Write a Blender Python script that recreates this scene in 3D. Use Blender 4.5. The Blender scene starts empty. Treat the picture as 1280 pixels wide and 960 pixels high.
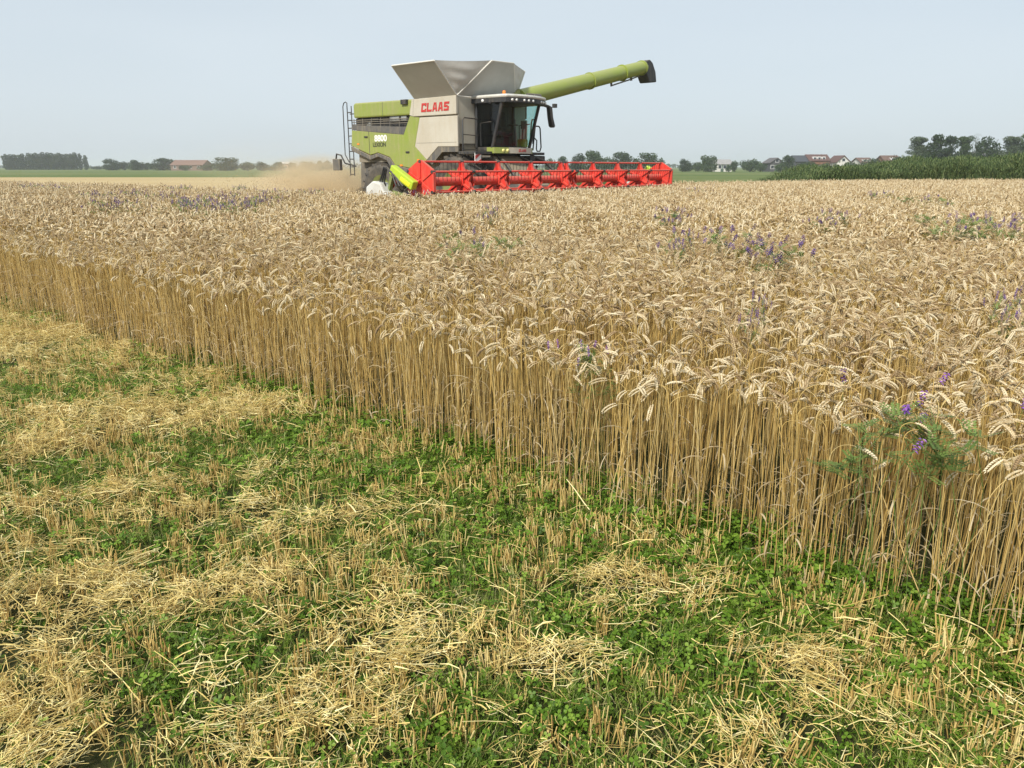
import bpy, math, random
import numpy as np
from mathutils import Vector, Matrix

rng = np.random.default_rng(7)
random.seed(7)
S = bpy.context.scene
C = S.collection
R = math.radians

# ---------------------------------------------------------------- camera
EYE = 1.6
FPX = 961.0                                     # focal length in pixels of a 1280 wide frame
PITCH = math.atan(271.5 / FPX)
cam = bpy.data.cameras.new('camera')
cam.sensor_fit = 'HORIZONTAL'; cam.sensor_width = 36.0
cam.lens = 36.0 * FPX / 1280.0
cam.clip_start = 0.05; cam.clip_end = 9000
camo = bpy.data.objects.new('camera', cam); C.objects.link(camo)
camo.location = (0, 0, EYE); camo.rotation_euler = (math.pi / 2 - PITCH, 0, 0)
S.camera = camo

# ---------------------------------------------------------------- light
SUN_TO = Vector((-0.45, -0.72, 0.74)).normalized()          # towards the sun
elev = math.asin(SUN_TO.z); azim = math.atan2(SUN_TO.x, SUN_TO.y)
W = bpy.data.worlds.new('World'); S.world = W; W.use_nodes = True
nt = W.node_tree; nt.nodes.clear()
out = nt.nodes.new('ShaderNodeOutputWorld'); bg = nt.nodes.new('ShaderNodeBackground')
sky = nt.nodes.new('ShaderNodeTexSky'); sky.sky_type = 'NISHITA'; sky.sun_disc = False
sky.sun_elevation = elev; sky.sun_rotation = azim
sky.dust_density = 2.0; sky.ozone_density = 2.0; sky.air_density = 1.0
veil = nt.nodes.new('ShaderNodeMix'); veil.data_type = 'RGBA'     # thin high cloud over the blue
veil.inputs[0].default_value = 0.82
veil.inputs[7].default_value = (6.3, 7.05, 7.6, 1)
vt = nt.nodes.new('ShaderNodeTexCoord'); vm = nt.nodes.new('ShaderNodeMapping'); vm.inputs['Scale'].default_value = (1.2, 1.2, 5.0)
vn = nt.nodes.new('ShaderNodeTexNoise'); vn.inputs['Scale'].default_value = 1.6; vn.inputs['Detail'].default_value = 3
vr = nt.nodes.new('ShaderNodeMapRange'); vr.inputs[1].default_value = .3; vr.inputs[2].default_value = .7; vr.inputs[3].default_value = .78; vr.inputs[4].default_value = .90
nt.links.new(vt.outputs['Generated'], vm.inputs['Vector']); nt.links.new(vm.outputs[0], vn.inputs['Vector']); nt.links.new(vn.outputs[0], vr.inputs[0]); nt.links.new(vr.outputs[0], veil.inputs[0])
nt.links.new(sky.outputs[0], veil.inputs[6])
nt.links.new(veil.outputs[2], bg.inputs[0]); bg.inputs[1].default_value = 0.1
nt.links.new(bg.outputs[0], out.inputs[0])
sun = bpy.data.lights.new('sun', 'SUN'); sun.energy = 4.4; sun.angle = R(6); sun.color = (1.0, 0.95, 0.87)
suno = bpy.data.objects.new('sun', sun); C.objects.link(suno)
suno.rotation_euler = SUN_TO.to_track_quat('Z', 'Y').to_euler()
S.view_settings.view_transform = 'Standard'; S.view_settings.look = 'None'
S.view_settings.gamma = 1.0; S.view_settings.exposure = 0.22; S.view_settings.use_curve_mapping = False
S.cycles.use_denoising = True
S.cycles.max_bounces = 6; S.cycles.diffuse_bounces = 3; S.cycles.transparent_max_bounces = 8
S.cycles.volume_bounces = 2; S.cycles.volume_max_steps = 64
try: S.cycles.sample_clamp_indirect = 4.0
except Exception: pass

# ---------------------------------------------------------------- placing helpers
CP, SP = math.cos(PITCH), math.sin(PITCH)
def at(px, py, D):
    """the point of the place at depth D (metres ahead) in the direction of a spot of the photograph"""
    u = (px - 640) / FPX; v = (py - 480) / FPX
    d = Vector((u, CP - v * SP, -SP - v * CP)); t = D / d.y
    return Vector((0, 0, EYE)) + d * t

# ---------------------------------------------------------------- mesh helpers
def MAT(name, color, rough=0.6, metal=0.0, var=0.0, var_scale=3.0, color2=None, rnd=None, transl=0.0, coat=0.0, spec=0.5, bump=0.0, film=0.0):
    """Principled material; var mixes towards color2 by noise; rnd lists colours picked by the mesh attribute 'v' and the instance"""
    m = bpy.data.materials.new(name); m.use_nodes = True
    n = m.node_tree; b = n.nodes['Principled BSDF']
    b.inputs['Roughness'].default_value = rough; b.inputs['Metallic'].default_value = metal
    b.inputs['Coat Weight'].default_value = coat; b.inputs['Specular IOR Level'].default_value = spec
    col = None
    if rnd:
        at_ = n.nodes.new('ShaderNodeAttribute'); at_.attribute_name = 'v'
        oi = n.nodes.new('ShaderNodeObjectInfo')
        ad = n.nodes.new('ShaderNodeMath'); ad.operation = 'MULTIPLY_ADD'
        ad.inputs[1].default_value = 0.3
        n.links.new(oi.outputs['Random'], ad.inputs[0]); n.links.new(at_.outputs['Fac'], ad.inputs[2])
        su = n.nodes.new('ShaderNodeMath'); su.operation = 'SUBTRACT'; su.inputs[1].default_value = 0.15; su.use_clamp = True
        n.links.new(ad.outputs[0], su.inputs[0])
        cr = n.nodes.new('ShaderNodeValToRGB'); e = cr.color_ramp.elements
        e[0].position = 0; e[0].color = (*rnd[0], 1); e[1].position = 1; e[1].color = (*rnd[-1], 1)
        for i, c in enumerate(rnd[1:-1]):
            q = e.new((i + 1) / (len(rnd) - 1)); q.color = (*c, 1)
        n.links.new(su.outputs[0], cr.inputs[0]); col = cr.outputs[0]
    if var > 0:
        tc = n.nodes.new('ShaderNodeTexCoord'); no = n.nodes.new('ShaderNodeTexNoise')
        no.inputs['Scale'].default_value = var_scale; no.inputs['Detail'].default_value = 6; no.inputs['Roughness'].default_value = 0.65
        n.links.new(tc.outputs['Object'], no.inputs['Vector'])
        mr = n.nodes.new('ShaderNodeMapRange'); mr.inputs[1].default_value = 0.35; mr.inputs[2].default_value = 0.7
        mr.inputs[3].default_value = 0; mr.inputs[4].default_value = var
        n.links.new(no.outputs[0], mr.inputs[0])
        mx = n.nodes.new('ShaderNodeMix'); mx.data_type = 'RGBA'
        n.links.new(mr.outputs[0], mx.inputs[0])
        if col is None: mx.inputs[6].default_value = (*color, 1)
        else: n.links.new(col, mx.inputs[6])
        mx.inputs[7].default_value = (*(color2 or tuple(c * 0.6 for c in color)), 1)
        col = mx.outputs[2]
        if bump:
            bp = n.nodes.new('ShaderNodeBump'); bp.inputs['Strength'].default_value = bump; bp.inputs['Distance'].default_value = 0.05
            n.links.new(no.outputs[0], bp.inputs['Height']); n.links.new(bp.outputs[0], b.inputs['Normal'])
    if film > 0:                                      # chaff dust lying on ledges, streaks below them
        tc2 = n.nodes.new('ShaderNodeTexCoord'); mp = n.nodes.new('ShaderNodeMapping'); mp.inputs['Scale'].default_value = (5.0, 5.0, .55)
        st = n.nodes.new('ShaderNodeTexNoise'); st.inputs['Scale'].default_value = 2.2; st.inputs['Detail'].default_value = 7; st.inputs['Roughness'].default_value = .7
        n.links.new(tc2.outputs['Object'], mp.inputs['Vector']); n.links.new(mp.outputs[0], st.inputs['Vector'])
        r1 = n.nodes.new('ShaderNodeMapRange'); r1.inputs[1].default_value = .48; r1.inputs[2].default_value = .78; r1.inputs[4].default_value = film
        n.links.new(st.outputs[0], r1.inputs[0])
        ge = n.nodes.new('ShaderNodeNewGeometry'); sx = n.nodes.new('ShaderNodeSeparateXYZ'); n.links.new(ge.outputs['Normal'], sx.inputs[0])
        r2 = n.nodes.new('ShaderNodeMapRange'); r2.inputs[1].default_value = .25; r2.inputs[2].default_value = .95; r2.inputs[4].default_value = min(1, film * 1.1)
        n.links.new(sx.outputs['Z'], r2.inputs[0])
        ma = n.nodes.new('ShaderNodeMath'); ma.operation = 'MAXIMUM'; n.links.new(r1.outputs[0], ma.inputs[0]); n.links.new(r2.outputs[0], ma.inputs[1])
        fm = n.nodes.new('ShaderNodeMix'); fm.data_type = 'RGBA'; n.links.new(ma.outputs[0], fm.inputs[0])
        if col is None: fm.inputs[6].default_value = (*color, 1)
        else: n.links.new(col, fm.inputs[6])
        fm.inputs[7].default_value = (.40, .32, .20, 1); col = fm.outputs[2]
    if col is None: b.inputs['Base Color'].default_value = (*color, 1)
    else: n.links.new(col, b.inputs['Base Color'])
    if transl > 0:
        tr = n.nodes.new('ShaderNodeBsdfTranslucent'); ms = n.nodes.new('ShaderNodeMixShader')
        ms.inputs[0].default_value = transl
        if col is None: tr.inputs[0].default_value = (*color, 1)
        else: n.links.new(col, tr.inputs[0])
        o = [q for q in n.nodes if q.type == 'OUTPUT_MATERIAL'][0]
        n.links.new(b.outputs[0], ms.inputs[1]); n.links.new(tr.outputs[0], ms.inputs[2]); n.links.new(ms.outputs[0], o.inputs[0])
    return m

class MB:
    """collects shapes into ONE mesh"""
    def __init__(s): s.v = []; s.f = []; s.mi = []; s.val = []; s.sm = []
    def add(s, v, f, mi=0, val=0.5, smooth=False):
        o = len(s.v); s.v.extend([tuple(map(float, p)) for p in v]); s.val.extend([val] * len(v))
        for q in f: s.f.append([i + o for i in q]); s.mi.append(mi); s.sm.append(smooth)
    def box(s, a, b, mi=0, M=None, val=0.5):
        x0, y0, z0 = a; x1, y1, z1 = b
        v = [(x0,y0,z0),(x1,y0,z0),(x1,y1,z0),(x0,y1,z0),(x0,y0,z1),(x1,y0,z1),(x1,y1,z1),(x0,y1,z1)]
        if M is not None: v = [M @ Vector(p) for p in v]
        s.add(v, [(0,3,2,1),(4,5,6,7),(0,1,5,4),(1,2,6,5),(2,3,7,6),(3,0,4,7)], mi, val)
    def prism(s, pts, y0, y1, mi=0, M=None, axis='y'):
        """outline in x,z pushed from y0 to y1 (or outline in y,z pushed along x)"""
        n = len(pts)
        mk = (lambda p, t: (p[0], t, p[1])) if axis == 'y' else ((lambda p, t: (t, p[0], p[1])) if axis == 'x' else (lambda p, t: (p[0], p[1], t)))
        v = [mk(p, y0) for p in pts] + [mk(p, y1) for p in pts]
        if M is not None: v = [M @ Vector(p) for p in v]
        f = [tuple(range(n)), tuple(range(2 * n - 1, n - 1, -1))] + [(i, i + n, (i + 1) % n + n, (i + 1) % n) for i in range(n)]
        s.add(v, f, mi)
    def tube(s, pts, r, k=8, mi=0, caps=True, val=0.5, smooth=True):
        pts = [Vector(p) for p in pts]; n = len(pts)
        rr = r if hasattr(r, '__len__') else [r] * n
        up = None; vs = []
        for i, p in enumerate(pts):
            t = (pts[min(i + 1, n - 1)] - pts[max(i - 1, 0)])
            t = t.normalized() if t.length > 1e-9 else Vector((0, 0, 1))
            if up is None: up = t.orthogonal().normalized()
            else:
                up = up - t * up.dot(t); up = up.normalized() if up.length > 1e-6 else t.orthogonal().normalized()
            w = t.cross(up)
            for j in range(k):
                a = 2 * math.pi * j / k
                vs.append(p + (up * math.cos(a) + w * math.sin(a)) * rr[i])
        f = [(i*k+j, i*k+(j+1) % k, (i+1)*k+(j+1) % k, (i+1)*k+j) for i in range(n - 1) for j in range(k)]
        s.add(vs, f, mi, val, smooth)
        if caps: s.add(vs[:k], [tuple(range(k - 1, -1, -1))], mi, val); s.add(vs[-k:], [tuple(range(k))], mi, val)
    def lathe(s, prof, c, axis='y', k=32, mi=0):
        """profile of (radius, offset) turned about an axis through c, closed by itself"""
        vs = []; n = len(prof)
        for j in range(k):
            a = 2 * math.pi * j / k; ca, sa = math.cos(a), math.sin(a)
            for r, o in prof:
                d = (r * ca, o, r * sa) if axis == 'y' else ((o, r * ca, r * sa) if axis == 'x' else (r * ca, r * sa, o))
                vs.append((c[0] + d[0], c[1] + d[1], c[2] + d[2]))
        f = [(j*n+i, j*n+i+1, ((j+1) % k)*n+i+1, ((j+1) % k)*n+i) for j in range(k) for i in range(n - 1)]
        s.add(vs, f, mi, 0.5, True)
    def mesh(s, name, mats):
        me = bpy.data.meshes.new(name); me.from_pydata(s.v, [], s.f)
        for m in (mats if isinstance(mats, (list, tuple)) else [mats]): me.materials.append(m)
        me.polygons.foreach_set('material_index', s.mi); me.polygons.foreach_set('use_smooth', s.sm)
        a = me.attributes.new('v', 'FLOAT', 'POINT'); a.data.foreach_set('value', s.val)
        me.update(); return me
    def build(s, name, mats, parent=None, bevel=0.0):
        o = bpy.data.objects.new(name, s.mesh(name, mats)); C.objects.link(o)
        if parent is not None: o.parent = parent
        if bevel:
            w = o.modifiers.new('edge', 'WEIGHTED_NORMAL') if False else o.modifiers.new('edge', 'BEVEL')
            w.width = bevel; w.segments = 2; w.limit_method = 'ANGLE'; w.angle_limit = R(35)
        return o

def tag(o, label=None, cat=None, group=None, kind=None):
    if label: o['label'] = label
    if cat: o['category'] = cat
    if group: o['group'] = group
    if kind: o['kind'] = kind
    return o
def empty(name, loc, rz=0.0):
    o = bpy.data.objects.new(name, None); C.objects.link(o); o.location = loc; o.rotation_euler = (0, 0, rz)
    o.empty_display_size = 0.2; return o
def copy_tree(o, parent=None):
    c = o.copy(); C.objects.link(c)
    if parent is not None: c.parent = parent
    for ch in list(o.children): copy_tree(ch, c)
    return c

def scatter(name, variants, pos, rot, scl, idx, kind='stuff'):
    """ONE object of uncountable stuff: points carrying copies of the variant meshes"""
    n = len(pos)
    me = bpy.data.meshes.new(name); me.from_pydata([tuple(p) for p in pos], [], [])
    a = me.attributes.new('rot', 'FLOAT_VECTOR', 'POINT'); a.data.foreach_set('vector', np.asarray(rot, np.float32).ravel())
    a = me.attributes.new('scl', 'FLOAT_VECTOR', 'POINT'); a.data.foreach_set('vector', np.asarray(scl, np.float32).ravel())
    a = me.attributes.new('idx', 'INT', 'POINT'); a.data.foreach_set('value', np.asarray(idx, np.int32))
    o = bpy.data.objects.new(name, me); C.objects.link(o); o['kind'] = kind
    g = bpy.data.node_groups.new(name, 'GeometryNodeTree')
    g.interface.new_socket('Geometry', in_out='INPUT', socket_type='NodeSocketGeometry')
    g.interface.new_socket('Geometry', in_out='OUTPUT', socket_type='NodeSocketGeometry')
    gi = g.nodes.new('NodeGroupInput'); go = g.nodes.new('NodeGroupOutput')
    jn = g.nodes.new('GeometryNodeJoinGeometry')
    for vm in reversed(variants):                           # a multi-input puts the latest link first
        vo = bpy.data.objects.new(vm.name, vm)              # source shape, not placed in the scene
        oi = g.nodes.new('GeometryNodeObjectInfo'); oi.inputs['Object'].default_value = vo; oi.transform_space = 'ORIGINAL'
        ti = g.nodes.new('GeometryNodeGeometryToInstance')
        g.links.new(oi.outputs['Geometry'], ti.inputs[0]); g.links.new(ti.outputs[0], jn.inputs[0])
    ip = g.nodes.new('GeometryNodeInstanceOnPoints'); ip.inputs['Pick Instance'].default_value = True
    def named(t, nm):
        q = g.nodes.new('GeometryNodeInputNamedAttribute'); q.data_type = t; q.inputs['Name'].default_value = nm; return q.outputs['Attribute']
    g.links.new(gi.outputs[0], ip.inputs['Points']); g.links.new(jn.outputs[0], ip.inputs['Instance'])
    g.links.new(named('INT', 'idx'), ip.inputs['Instance Index'])
    g.links.new(named('FLOAT_VECTOR', 'rot'), ip.inputs['Rotation']); g.links.new(named('FLOAT_VECTOR', 'scl'), ip.inputs['Scale'])
    g.links.new(ip.outputs[0], go.inputs[0])
    md = o.modifiers.new('scatter', 'NODES'); md.node_group = g
    return o

def noise2(x, y, s, seed=0):
    """smooth value noise in 0..1"""
    x = np.asarray(x) / s; y = np.asarray(y) / s
    def h(i, j):
        q = np.sin(i * 127.1 + j * 311.7 + seed * 74.7) * 43758.5453
        return q - np.floor(q)
    i = np.floor(x); j = np.floor(y); fx = x - i; fy = y - j
    fx = fx * fx * (3 - 2 * fx); fy = fy * fy * (3 - 2 * fy)
    return (h(i, j) * (1 - fx) + h(i + 1, j) * fx) * (1 - fy) + (h(i, j + 1) * (1 - fx) + h(i + 1, j + 1) * fx) * fy
def inside(px, py, poly):
    px = np.asarray(px); py = np.asarray(py); r = np.zeros(px.shape, bool); n = len(poly)
    for i in range(n):
        x0, y0 = poly[i]; x1, y1 = poly[(i + 1) % n]
        c = ((y0 > py) != (y1 > py)) & (px < (x1 - x0) * (py - y0) / ((y1 - y0) if y1 != y0 else 1e-9) + x0)
        r ^= c
    return r
def in_view(x, y, m=1.2):
    zc = y * CP + 0.35
    return (y > 0.3) & (np.abs(x) < 0.68 * zc + m)

# ---------------------------------------------------------------- the field's layout
EDGE0, EDGEK = 3.58, -0.865                       # near cut face of the crop: y = EDGE0 + EDGEK x
EN = np.array([-EDGEK, 1.0]) / math.hypot(EDGEK, 1)        # across the edge, into the crop
ED = np.array([1.0, EDGEK]) / math.hypot(EDGEK, 1)         # along the edge
HEAD = R(40.5)
FWD = Vector((math.cos(HEAD), -math.sin(HEAD), 0)); LEFT = Vector((math.sin(HEAD), math.cos(HEAD), 0))
MID = Vector((1.4806, 23.3077, 0))               # ground point below the middle of the reel
def loc(x, y, z=0.0): return MID + FWD * x + LEFT * y + Vector((0, 0, z))
def edge_dist(x, y): return (np.asarray(y) - EDGE0 - EDGEK * np.asarray(x)) / math.hypot(EDGEK, 1)
P = lambda v: (v[0], v[1])
CROP = [(6.0, EDGE0 + EDGEK * 6), (-45, EDGE0 + 45 * -EDGEK), P(loc(-62, -5.75)), P(loc(-0.1, -5.75)), P(loc(0.25, 0)), P(loc(-0.1, 5.75)),
        (7.5, 34), (13, 39), (27, 41.5), (70, 52), (70, -20)]

# ---------------------------------------------------------------- ground
def ground_mat(name, base, cols, scale, bump=0.0, big=0.0):
    """cols: colour stops by fine noise, shifted by slow noise"""
    m = bpy.data.materials.new(name); m.use_nodes = True; n = m.node_tree; b = n.nodes['Principled BSDF']
    b.inputs['Roughness'].default_value = 0.95; b.inputs['Specular IOR Level'].default_value = 0.1
    tc = n.nodes.new('ShaderNodeTexCoord')
    n1 = n.nodes.new('ShaderNodeTexNoise'); n1.inputs['Scale'].default_value = scale; n1.inputs['Detail'].default_value = 8; n1.inputs['Roughness'].default_value = 0.7
    n2 = n.nodes.new('ShaderNodeTexNoise'); n2.inputs['Scale'].default_value = scale * 0.06; n2.inputs['Detail'].default_value = 4
    mp = n.nodes.new('ShaderNodeMapping'); mp.inputs['Scale'].default_value = (0.35, 1.0, 1.0); mp.inputs['Rotation'].default_value = (0, 0, R(8))
    n.links.new(tc.outputs['Object'], n1.inputs['Vector']); n.links.new(tc.outputs['Object'], mp.inputs['Vector']); n.links.new(mp.outputs[0], n2.inputs['Vector'])
    mx = n.nodes.new('ShaderNodeMix'); mx.inputs[0].default_value = big
    n.links.new(n1.outputs[0], mx.inputs[2]); n.links.new(n2.outputs[0], mx.inputs[3])
    cr = n.nodes.new('ShaderNodeValToRGB'); e = cr.color_ramp.elements
    e[0].position = 0.3; e[0].color = (*cols[0], 1); e[1].position = 0.7; e[1].color = (*cols[-1], 1)
    for i, c in enumerate(cols[1:-1]):
        q = e.new(0.3 + 0.4 * (i + 1) / (len(cols) - 1)); q.color = (*c, 1)
    n.links.new(mx.outputs[0], cr.inputs[0]); n.links.new(cr.outputs[0], b.inputs['Base Color'])
    if bump:
        bp = n.nodes.new('ShaderNodeBump'); bp.inputs['Strength'].default_value = bump; bp.inputs['Distance'].default_value = 0.1
        n.links.new(n1.outputs[0], bp.inputs['Height']); n.links.new(bp.outputs[0], b.inputs['Normal'])
    return m
def sheet(name, pts, z, mat):
    b = MB(); b.add([(x, y, z) for x, y in pts], [tuple(range(len(pts)))]); o = b.build(name, mat); o['kind'] = 'structure'; return o

M_meadow = ground_mat('meadow_green', None, [(.055, .085, .022), (.090, .130, .034), (.14, .16, .055), (.22, .21, .10)], 0.6, 0.3, 0.55)
M_soil = ground_mat('soil_shade_dark', None, [(.018, .024, .008), (.035, .045, .014), (.06, .06, .024), (.11, .09, .04)], 40.0, 0.6, 0.2)  # soil colour darkened to carry the shade down between the plants
M_stub = ground_mat('stubble_tan', None, [(.30, .23, .12), (.40, .30, .15), (.46, .36, .19), (.36, .31, .14)], 1.3, 0.3, 0.5)
sheet('ground', [(-5000, -60), (5000, -60), (5000, 6500), (-5000, 6500)], 0.0, M_meadow)
sheet('field_soil', [(-60, -12), (70, -12), (70, 50), (27, 40.5), (13, 38), (7, 30), P(loc(-1, 5.9)), P(loc(-62, 5.9))], 0.004, M_soil)
sheet('stubble_field', [P(loc(-1, -5.6)), P(loc(-2.0, 5.9)), P(loc(-16, 9)), (-12, 70), (-30, 125), (-340, 125), (-340, 120), P(loc(-190, -5.6))], 0.008, M_stub)

# ---------------------------------------------------------------- wheat
M_stem = MAT('straw_stem', (.45, .31, .12), 0.5, rnd=[(.28, .17, .05), (.44, .29, .088), (.53, .37, .125), (.59, .45, .20)], spec=0.35)
M_ear = MAT('ripe_ear', (.52, .40, .23), 0.6, rnd=[(.30, .20, .10), (.47, .35, .19), (.61, .49, .295), (.73, .63, .43)], transl=0.12, spec=0.3)
M_leaf = MAT('withered_leaf', (.45, .36, .22), 0.7, rnd=[(.30, .22, .12), (.46, .36, .21), (.58, .49, .33)], transl=0.25, spec=0.2)
WM = [M_stem, M_ear, M_leaf]

def stalk(mb, x, y, H, lean, phi, droop, detail, val, leaves=True):
    """one wheat stalk: stem arching over into a hanging ear of two rows of spikelets"""
    lean_a = random.uniform(0, 6.283)
    EL = random.uniform(.058, .082); BL = random.uniform(.055, .13)
    ns = 3 if detail else 2
    total = H + 0.02
    n_b = 6 if detail else 4
    d = Vector((math.cos(phi), math.sin(phi), 0))
    ln = Vector((math.cos(lean_a), math.sin(lean_a), 0)) * lean
    base = Vector((x, y, 0)); pts = [base]
    straight = H - BL * 0.6
    for i in range(1, ns + 1):
        t = i / ns
        pts.append(base + Vector((0, 0, straight * t)) + ln * (t * t) * straight + Vector((random.gauss(0, .003), random.gauss(0, .003), 0)))
    t0 = (pts[-1] - pts[-2]).normalized()
    p = pts[-1].copy(); seg = BL / n_b
    for i in range(1, n_b + 1):
        th = droop * 0.66 * (i / n_b) ** 1.2
        t = (t0 * math.cos(th) + d * math.sin(th)).normalized(); p = p + t * seg; pts.append(p.copy())
    r0 = random.uniform(.0016, .0023)
    rad = [r0 * (1.0 - 0.5 * i / len(pts)) for i in range(len(pts))]
    if not detail: rad = [r * 1.25 for r in rad]
    mb.tube(pts, rad, 4 if detail else 3, 0, False, val)
    ne = 9 if detail else 5
    ep = [p.copy()]; tg = [t]
    for i in range(1, ne + 1):
        th = droop * (0.66 + 0.34 * i / ne)
        t = (t0 * math.cos(th) + d * math.sin(th)).normalized(); p = p + t * (EL / ne); ep.append(p.copy()); tg.append(t)
    side = d.cross(Vector((0, 0, 1))).normalized()
    rot = random.uniform(-1.2, 1.2)
    ev = min(1, max(0, val + random.gauss(0, .15)))
    w = random.uniform(.0064, .0084)
    if detail:
        for i in range(ne + 1):
            t = tg[i]; n_ = t.cross(side).normalized(); s2 = side * math.cos(rot) + n_ * math.sin(rot); n2 = t.cross(s2)
            k = math.sin(math.pi * (0.14 + 0.78 * i / ne)) ** 0.6
            for sg in ((1, -1) if i < ne else (0,)):
                c = ep[i] + s2 * sg * w * 0.46 * k + t * (EL / ne * (0.5 if sg > 0 else 0.0))
                ax = (t + s2 * sg * 0.46).normalized(); L = EL / ne * 1.65
                lat = ax.cross(n2).normalized()
                a, bb = w * 0.60 * k, w * 0.86 * k
                c2 = c + ax * L * 0.42
                v = [c, c + ax * L] + [c2 + lat * a, c2 + n2 * bb, c2 - lat * a, c2 - n2 * bb]
                sv = min(1, max(0, ev + random.gauss(0, .17)))
                mb.add(v, [(0, 3, 2), (0, 4, 3), (0, 5, 4), (0, 2, 5), (1, 2, 3), (1, 3, 4), (1, 4, 5), (1, 5, 2)], 1, sv, False)
    else:
        mb.tube(ep, [w * 0.6, w * 1.25, w * 0.9, w * 1.25, w * 0.85, w * 0.3][:len(ep)], 4, 1, False, ev, False)
    if leaves and random.random() < (1.0 if detail else 0.35):
        for q in range(random.choice((1, 1, 2, 2)) if detail else 1):
            zb = random.uniform(.05, .72) * straight
            a = random.uniform(0, 6.283); o = Vector((math.cos(a), math.sin(a), 0)); sd = Vector((-o.y, o.x, 0))
            LL = random.uniform(.07, .2); hw = random.uniform(.0016, .0040)
            up0 = random.uniform(-.5, 1.2); curl = random.uniform(1.2, 3.6); tw = random.uniform(-2.5, 2.5)
            pp = base + Vector((0, 0, zb)) + ln * (zb / straight) ** 2 * straight; vs = []; m = 5 if detail else 3
            for i in range(m + 1):
                e = up0 - curl * i / m
                ww = hw * (1 - (i / m) ** 2 * 0.85); ta = tw * i / m
                sdd = sd * math.cos(ta) + Vector((0, 0, 1)) * math.sin(ta)
                vs += [pp + sdd * ww, pp - sdd * ww]
                pp = pp + (o * math.cos(e) + Vector((0, 0, 1)) * math.sin(e)) * (LL / m)
            mb.add(vs, [(2*i, 2*i+1, 2*i+3, 2*i+2) for i in range(m)], 2, random.random(), True)

def rand_stalk(mb, x, y, detail, leaves=True, hmul=1.0):
    H = random.gauss(.80, .028) * hmul
    u = random.random()
    droop = random.gauss(2.6, .3) if u < 0.70 else (random.uniform(1.3, 2.3) if u < .93 else random.uniform(.1, 1.1))
    phi = random.gauss(0.2, 1.3) if random.random() < 0.6 else random.uniform(0, 6.283)
    stalk(mb, x, y, H, random.gauss(0, .055), phi, max(.05, min(3.0, droop)), detail, random.random() ** 1.0, leaves)

singles = []
for i in range(26):
    mb = MB(); rand_stalk(mb, 0, 0, True); singles.append(mb.mesh('wheat_stalk', WM))
near_p = []
for i in range(9):
    mb = MB()
    for k in range(36): rand_stalk(mb, random.uniform(-.17, .17), random.uniform(-.17, .17), True, k % 3 == 0)
    near_p.append(mb.mesh('wheat_patch', WM))
far_p = []
for i in range(7):
    mb = MB()
    for k in range(120): rand_stalk(mb, random.uniform(-.33, .33), random.uniform(-.33, .33), False, k % 4 == 0)
    far_p.append(mb.mesh('wheat_patch_far', WM))
variants = singles + near_p + far_p
# the strip along the cut face, stalk by stalk
pos = []; rot = []; scl = []; idx = []
wob = lambda s: 0.07 * np.sin(s * 2.1) + 0.06 * np.sin(s * 5.3 + 1) + 0.16 * (noise2(s, 0 * s, .55, 3) - .5) + 0.18 * (noise2(s, 0 * s, .16, 9) - .5)
n = 9600
s_ = rng.uniform(-28, 5.5, n); q_ = rng.uniform(0, .52, n) ** 1.0
bx = ED[0] * s_ + EN[0] * q_; by = EDGE0 + ED[1] * s_ + EN[1] * q_
q_eff = q_ - np.abs(wob(s_)) * 1.0
keep = (q_eff > 0.0) & in_view(bx, by, 2.4) & (rng.random(n) < (0.45 + 0.5 * (q_ > .15)) * np.clip(.55 + .9 * noise2(s_, q_ * 2, .13, 21), 0, 1))
keep &= ~((by > 12) & (rng.random(n) < .4))
for x, y, q in zip(bx[keep], by[keep], q_[keep]):
    pos.append((x, y, 0)); a = rng.uniform(0, 6.283)
    out_l = rng.normal(-.03, .05) if q < .2 else rng.normal(0, .03)
    big = rng.random() < .07; rot.append((out_l * 0.3 + rng.normal(0, .22 if big else .04), rng.normal(0, .22 if big else .045), rng.normal(0, 1.4))); sc = rng.normal(1, .05) * (.91 + .09 * min(1, max(0, (y - 3) / 4))); scl.append((1.05, 1.05, sc)); idx.append(int(rng.integers(0, 26)))
def tiles(step, lo, hi, first, cnt, hs):
    gx = np.arange(-60, 66, step); gy = np.arange(-2, 54, step)
    X, Y = np.meshgrid(gx, gy); X = X.ravel() + rng.uniform(-.3, .3, X.size) * step; Y = Y.ravel() + rng.uniform(-.3, .3, Y.size) * step
    D = np.hypot(X, Y); ok = inside(X, Y, CROP) & (D >= lo) & (D < hi) & in_view(X, Y, np.where(Y > 9, 6.0, 2.6)) & (edge_dist(X, Y) > (.62 if step < .5 else .8))
    for x, y in zip(X[ok], Y[ok]):
        pos.append((x, y, 0)); rot.append((rng.normal(0, .03), rng.normal(0, .03), rng.normal(0, 1.2)))
        hz = hs + 0.05 * (noise2(x, y, 3.0, 5) - .5) * 2 + 0.02 * rng.normal()
        hz *= 1 + min(1, math.hypot(x, y) / 19) * 0.115 - .07 * max(0, 1 - max(0, math.hypot(x, y) - 3) / 4)
        scl.append((1, 1, hz)); idx.append(first + int(rng.integers(0, cnt)))
tiles(.29, 0, 9.0, 26, 9, 1.0)
tiles(.55, 9.0, 80, 35, 7, 1.0)
# the second row behind the strip where the tiles are coarse
o = scatter('wheat_crop', variants, pos, rot, scl, idx)
tag(o, 'ripe standing wheat with drooping pale ears, cut off along a straight face', 'wheat', kind='stuff')
print('wheat instances', len(pos))

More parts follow.
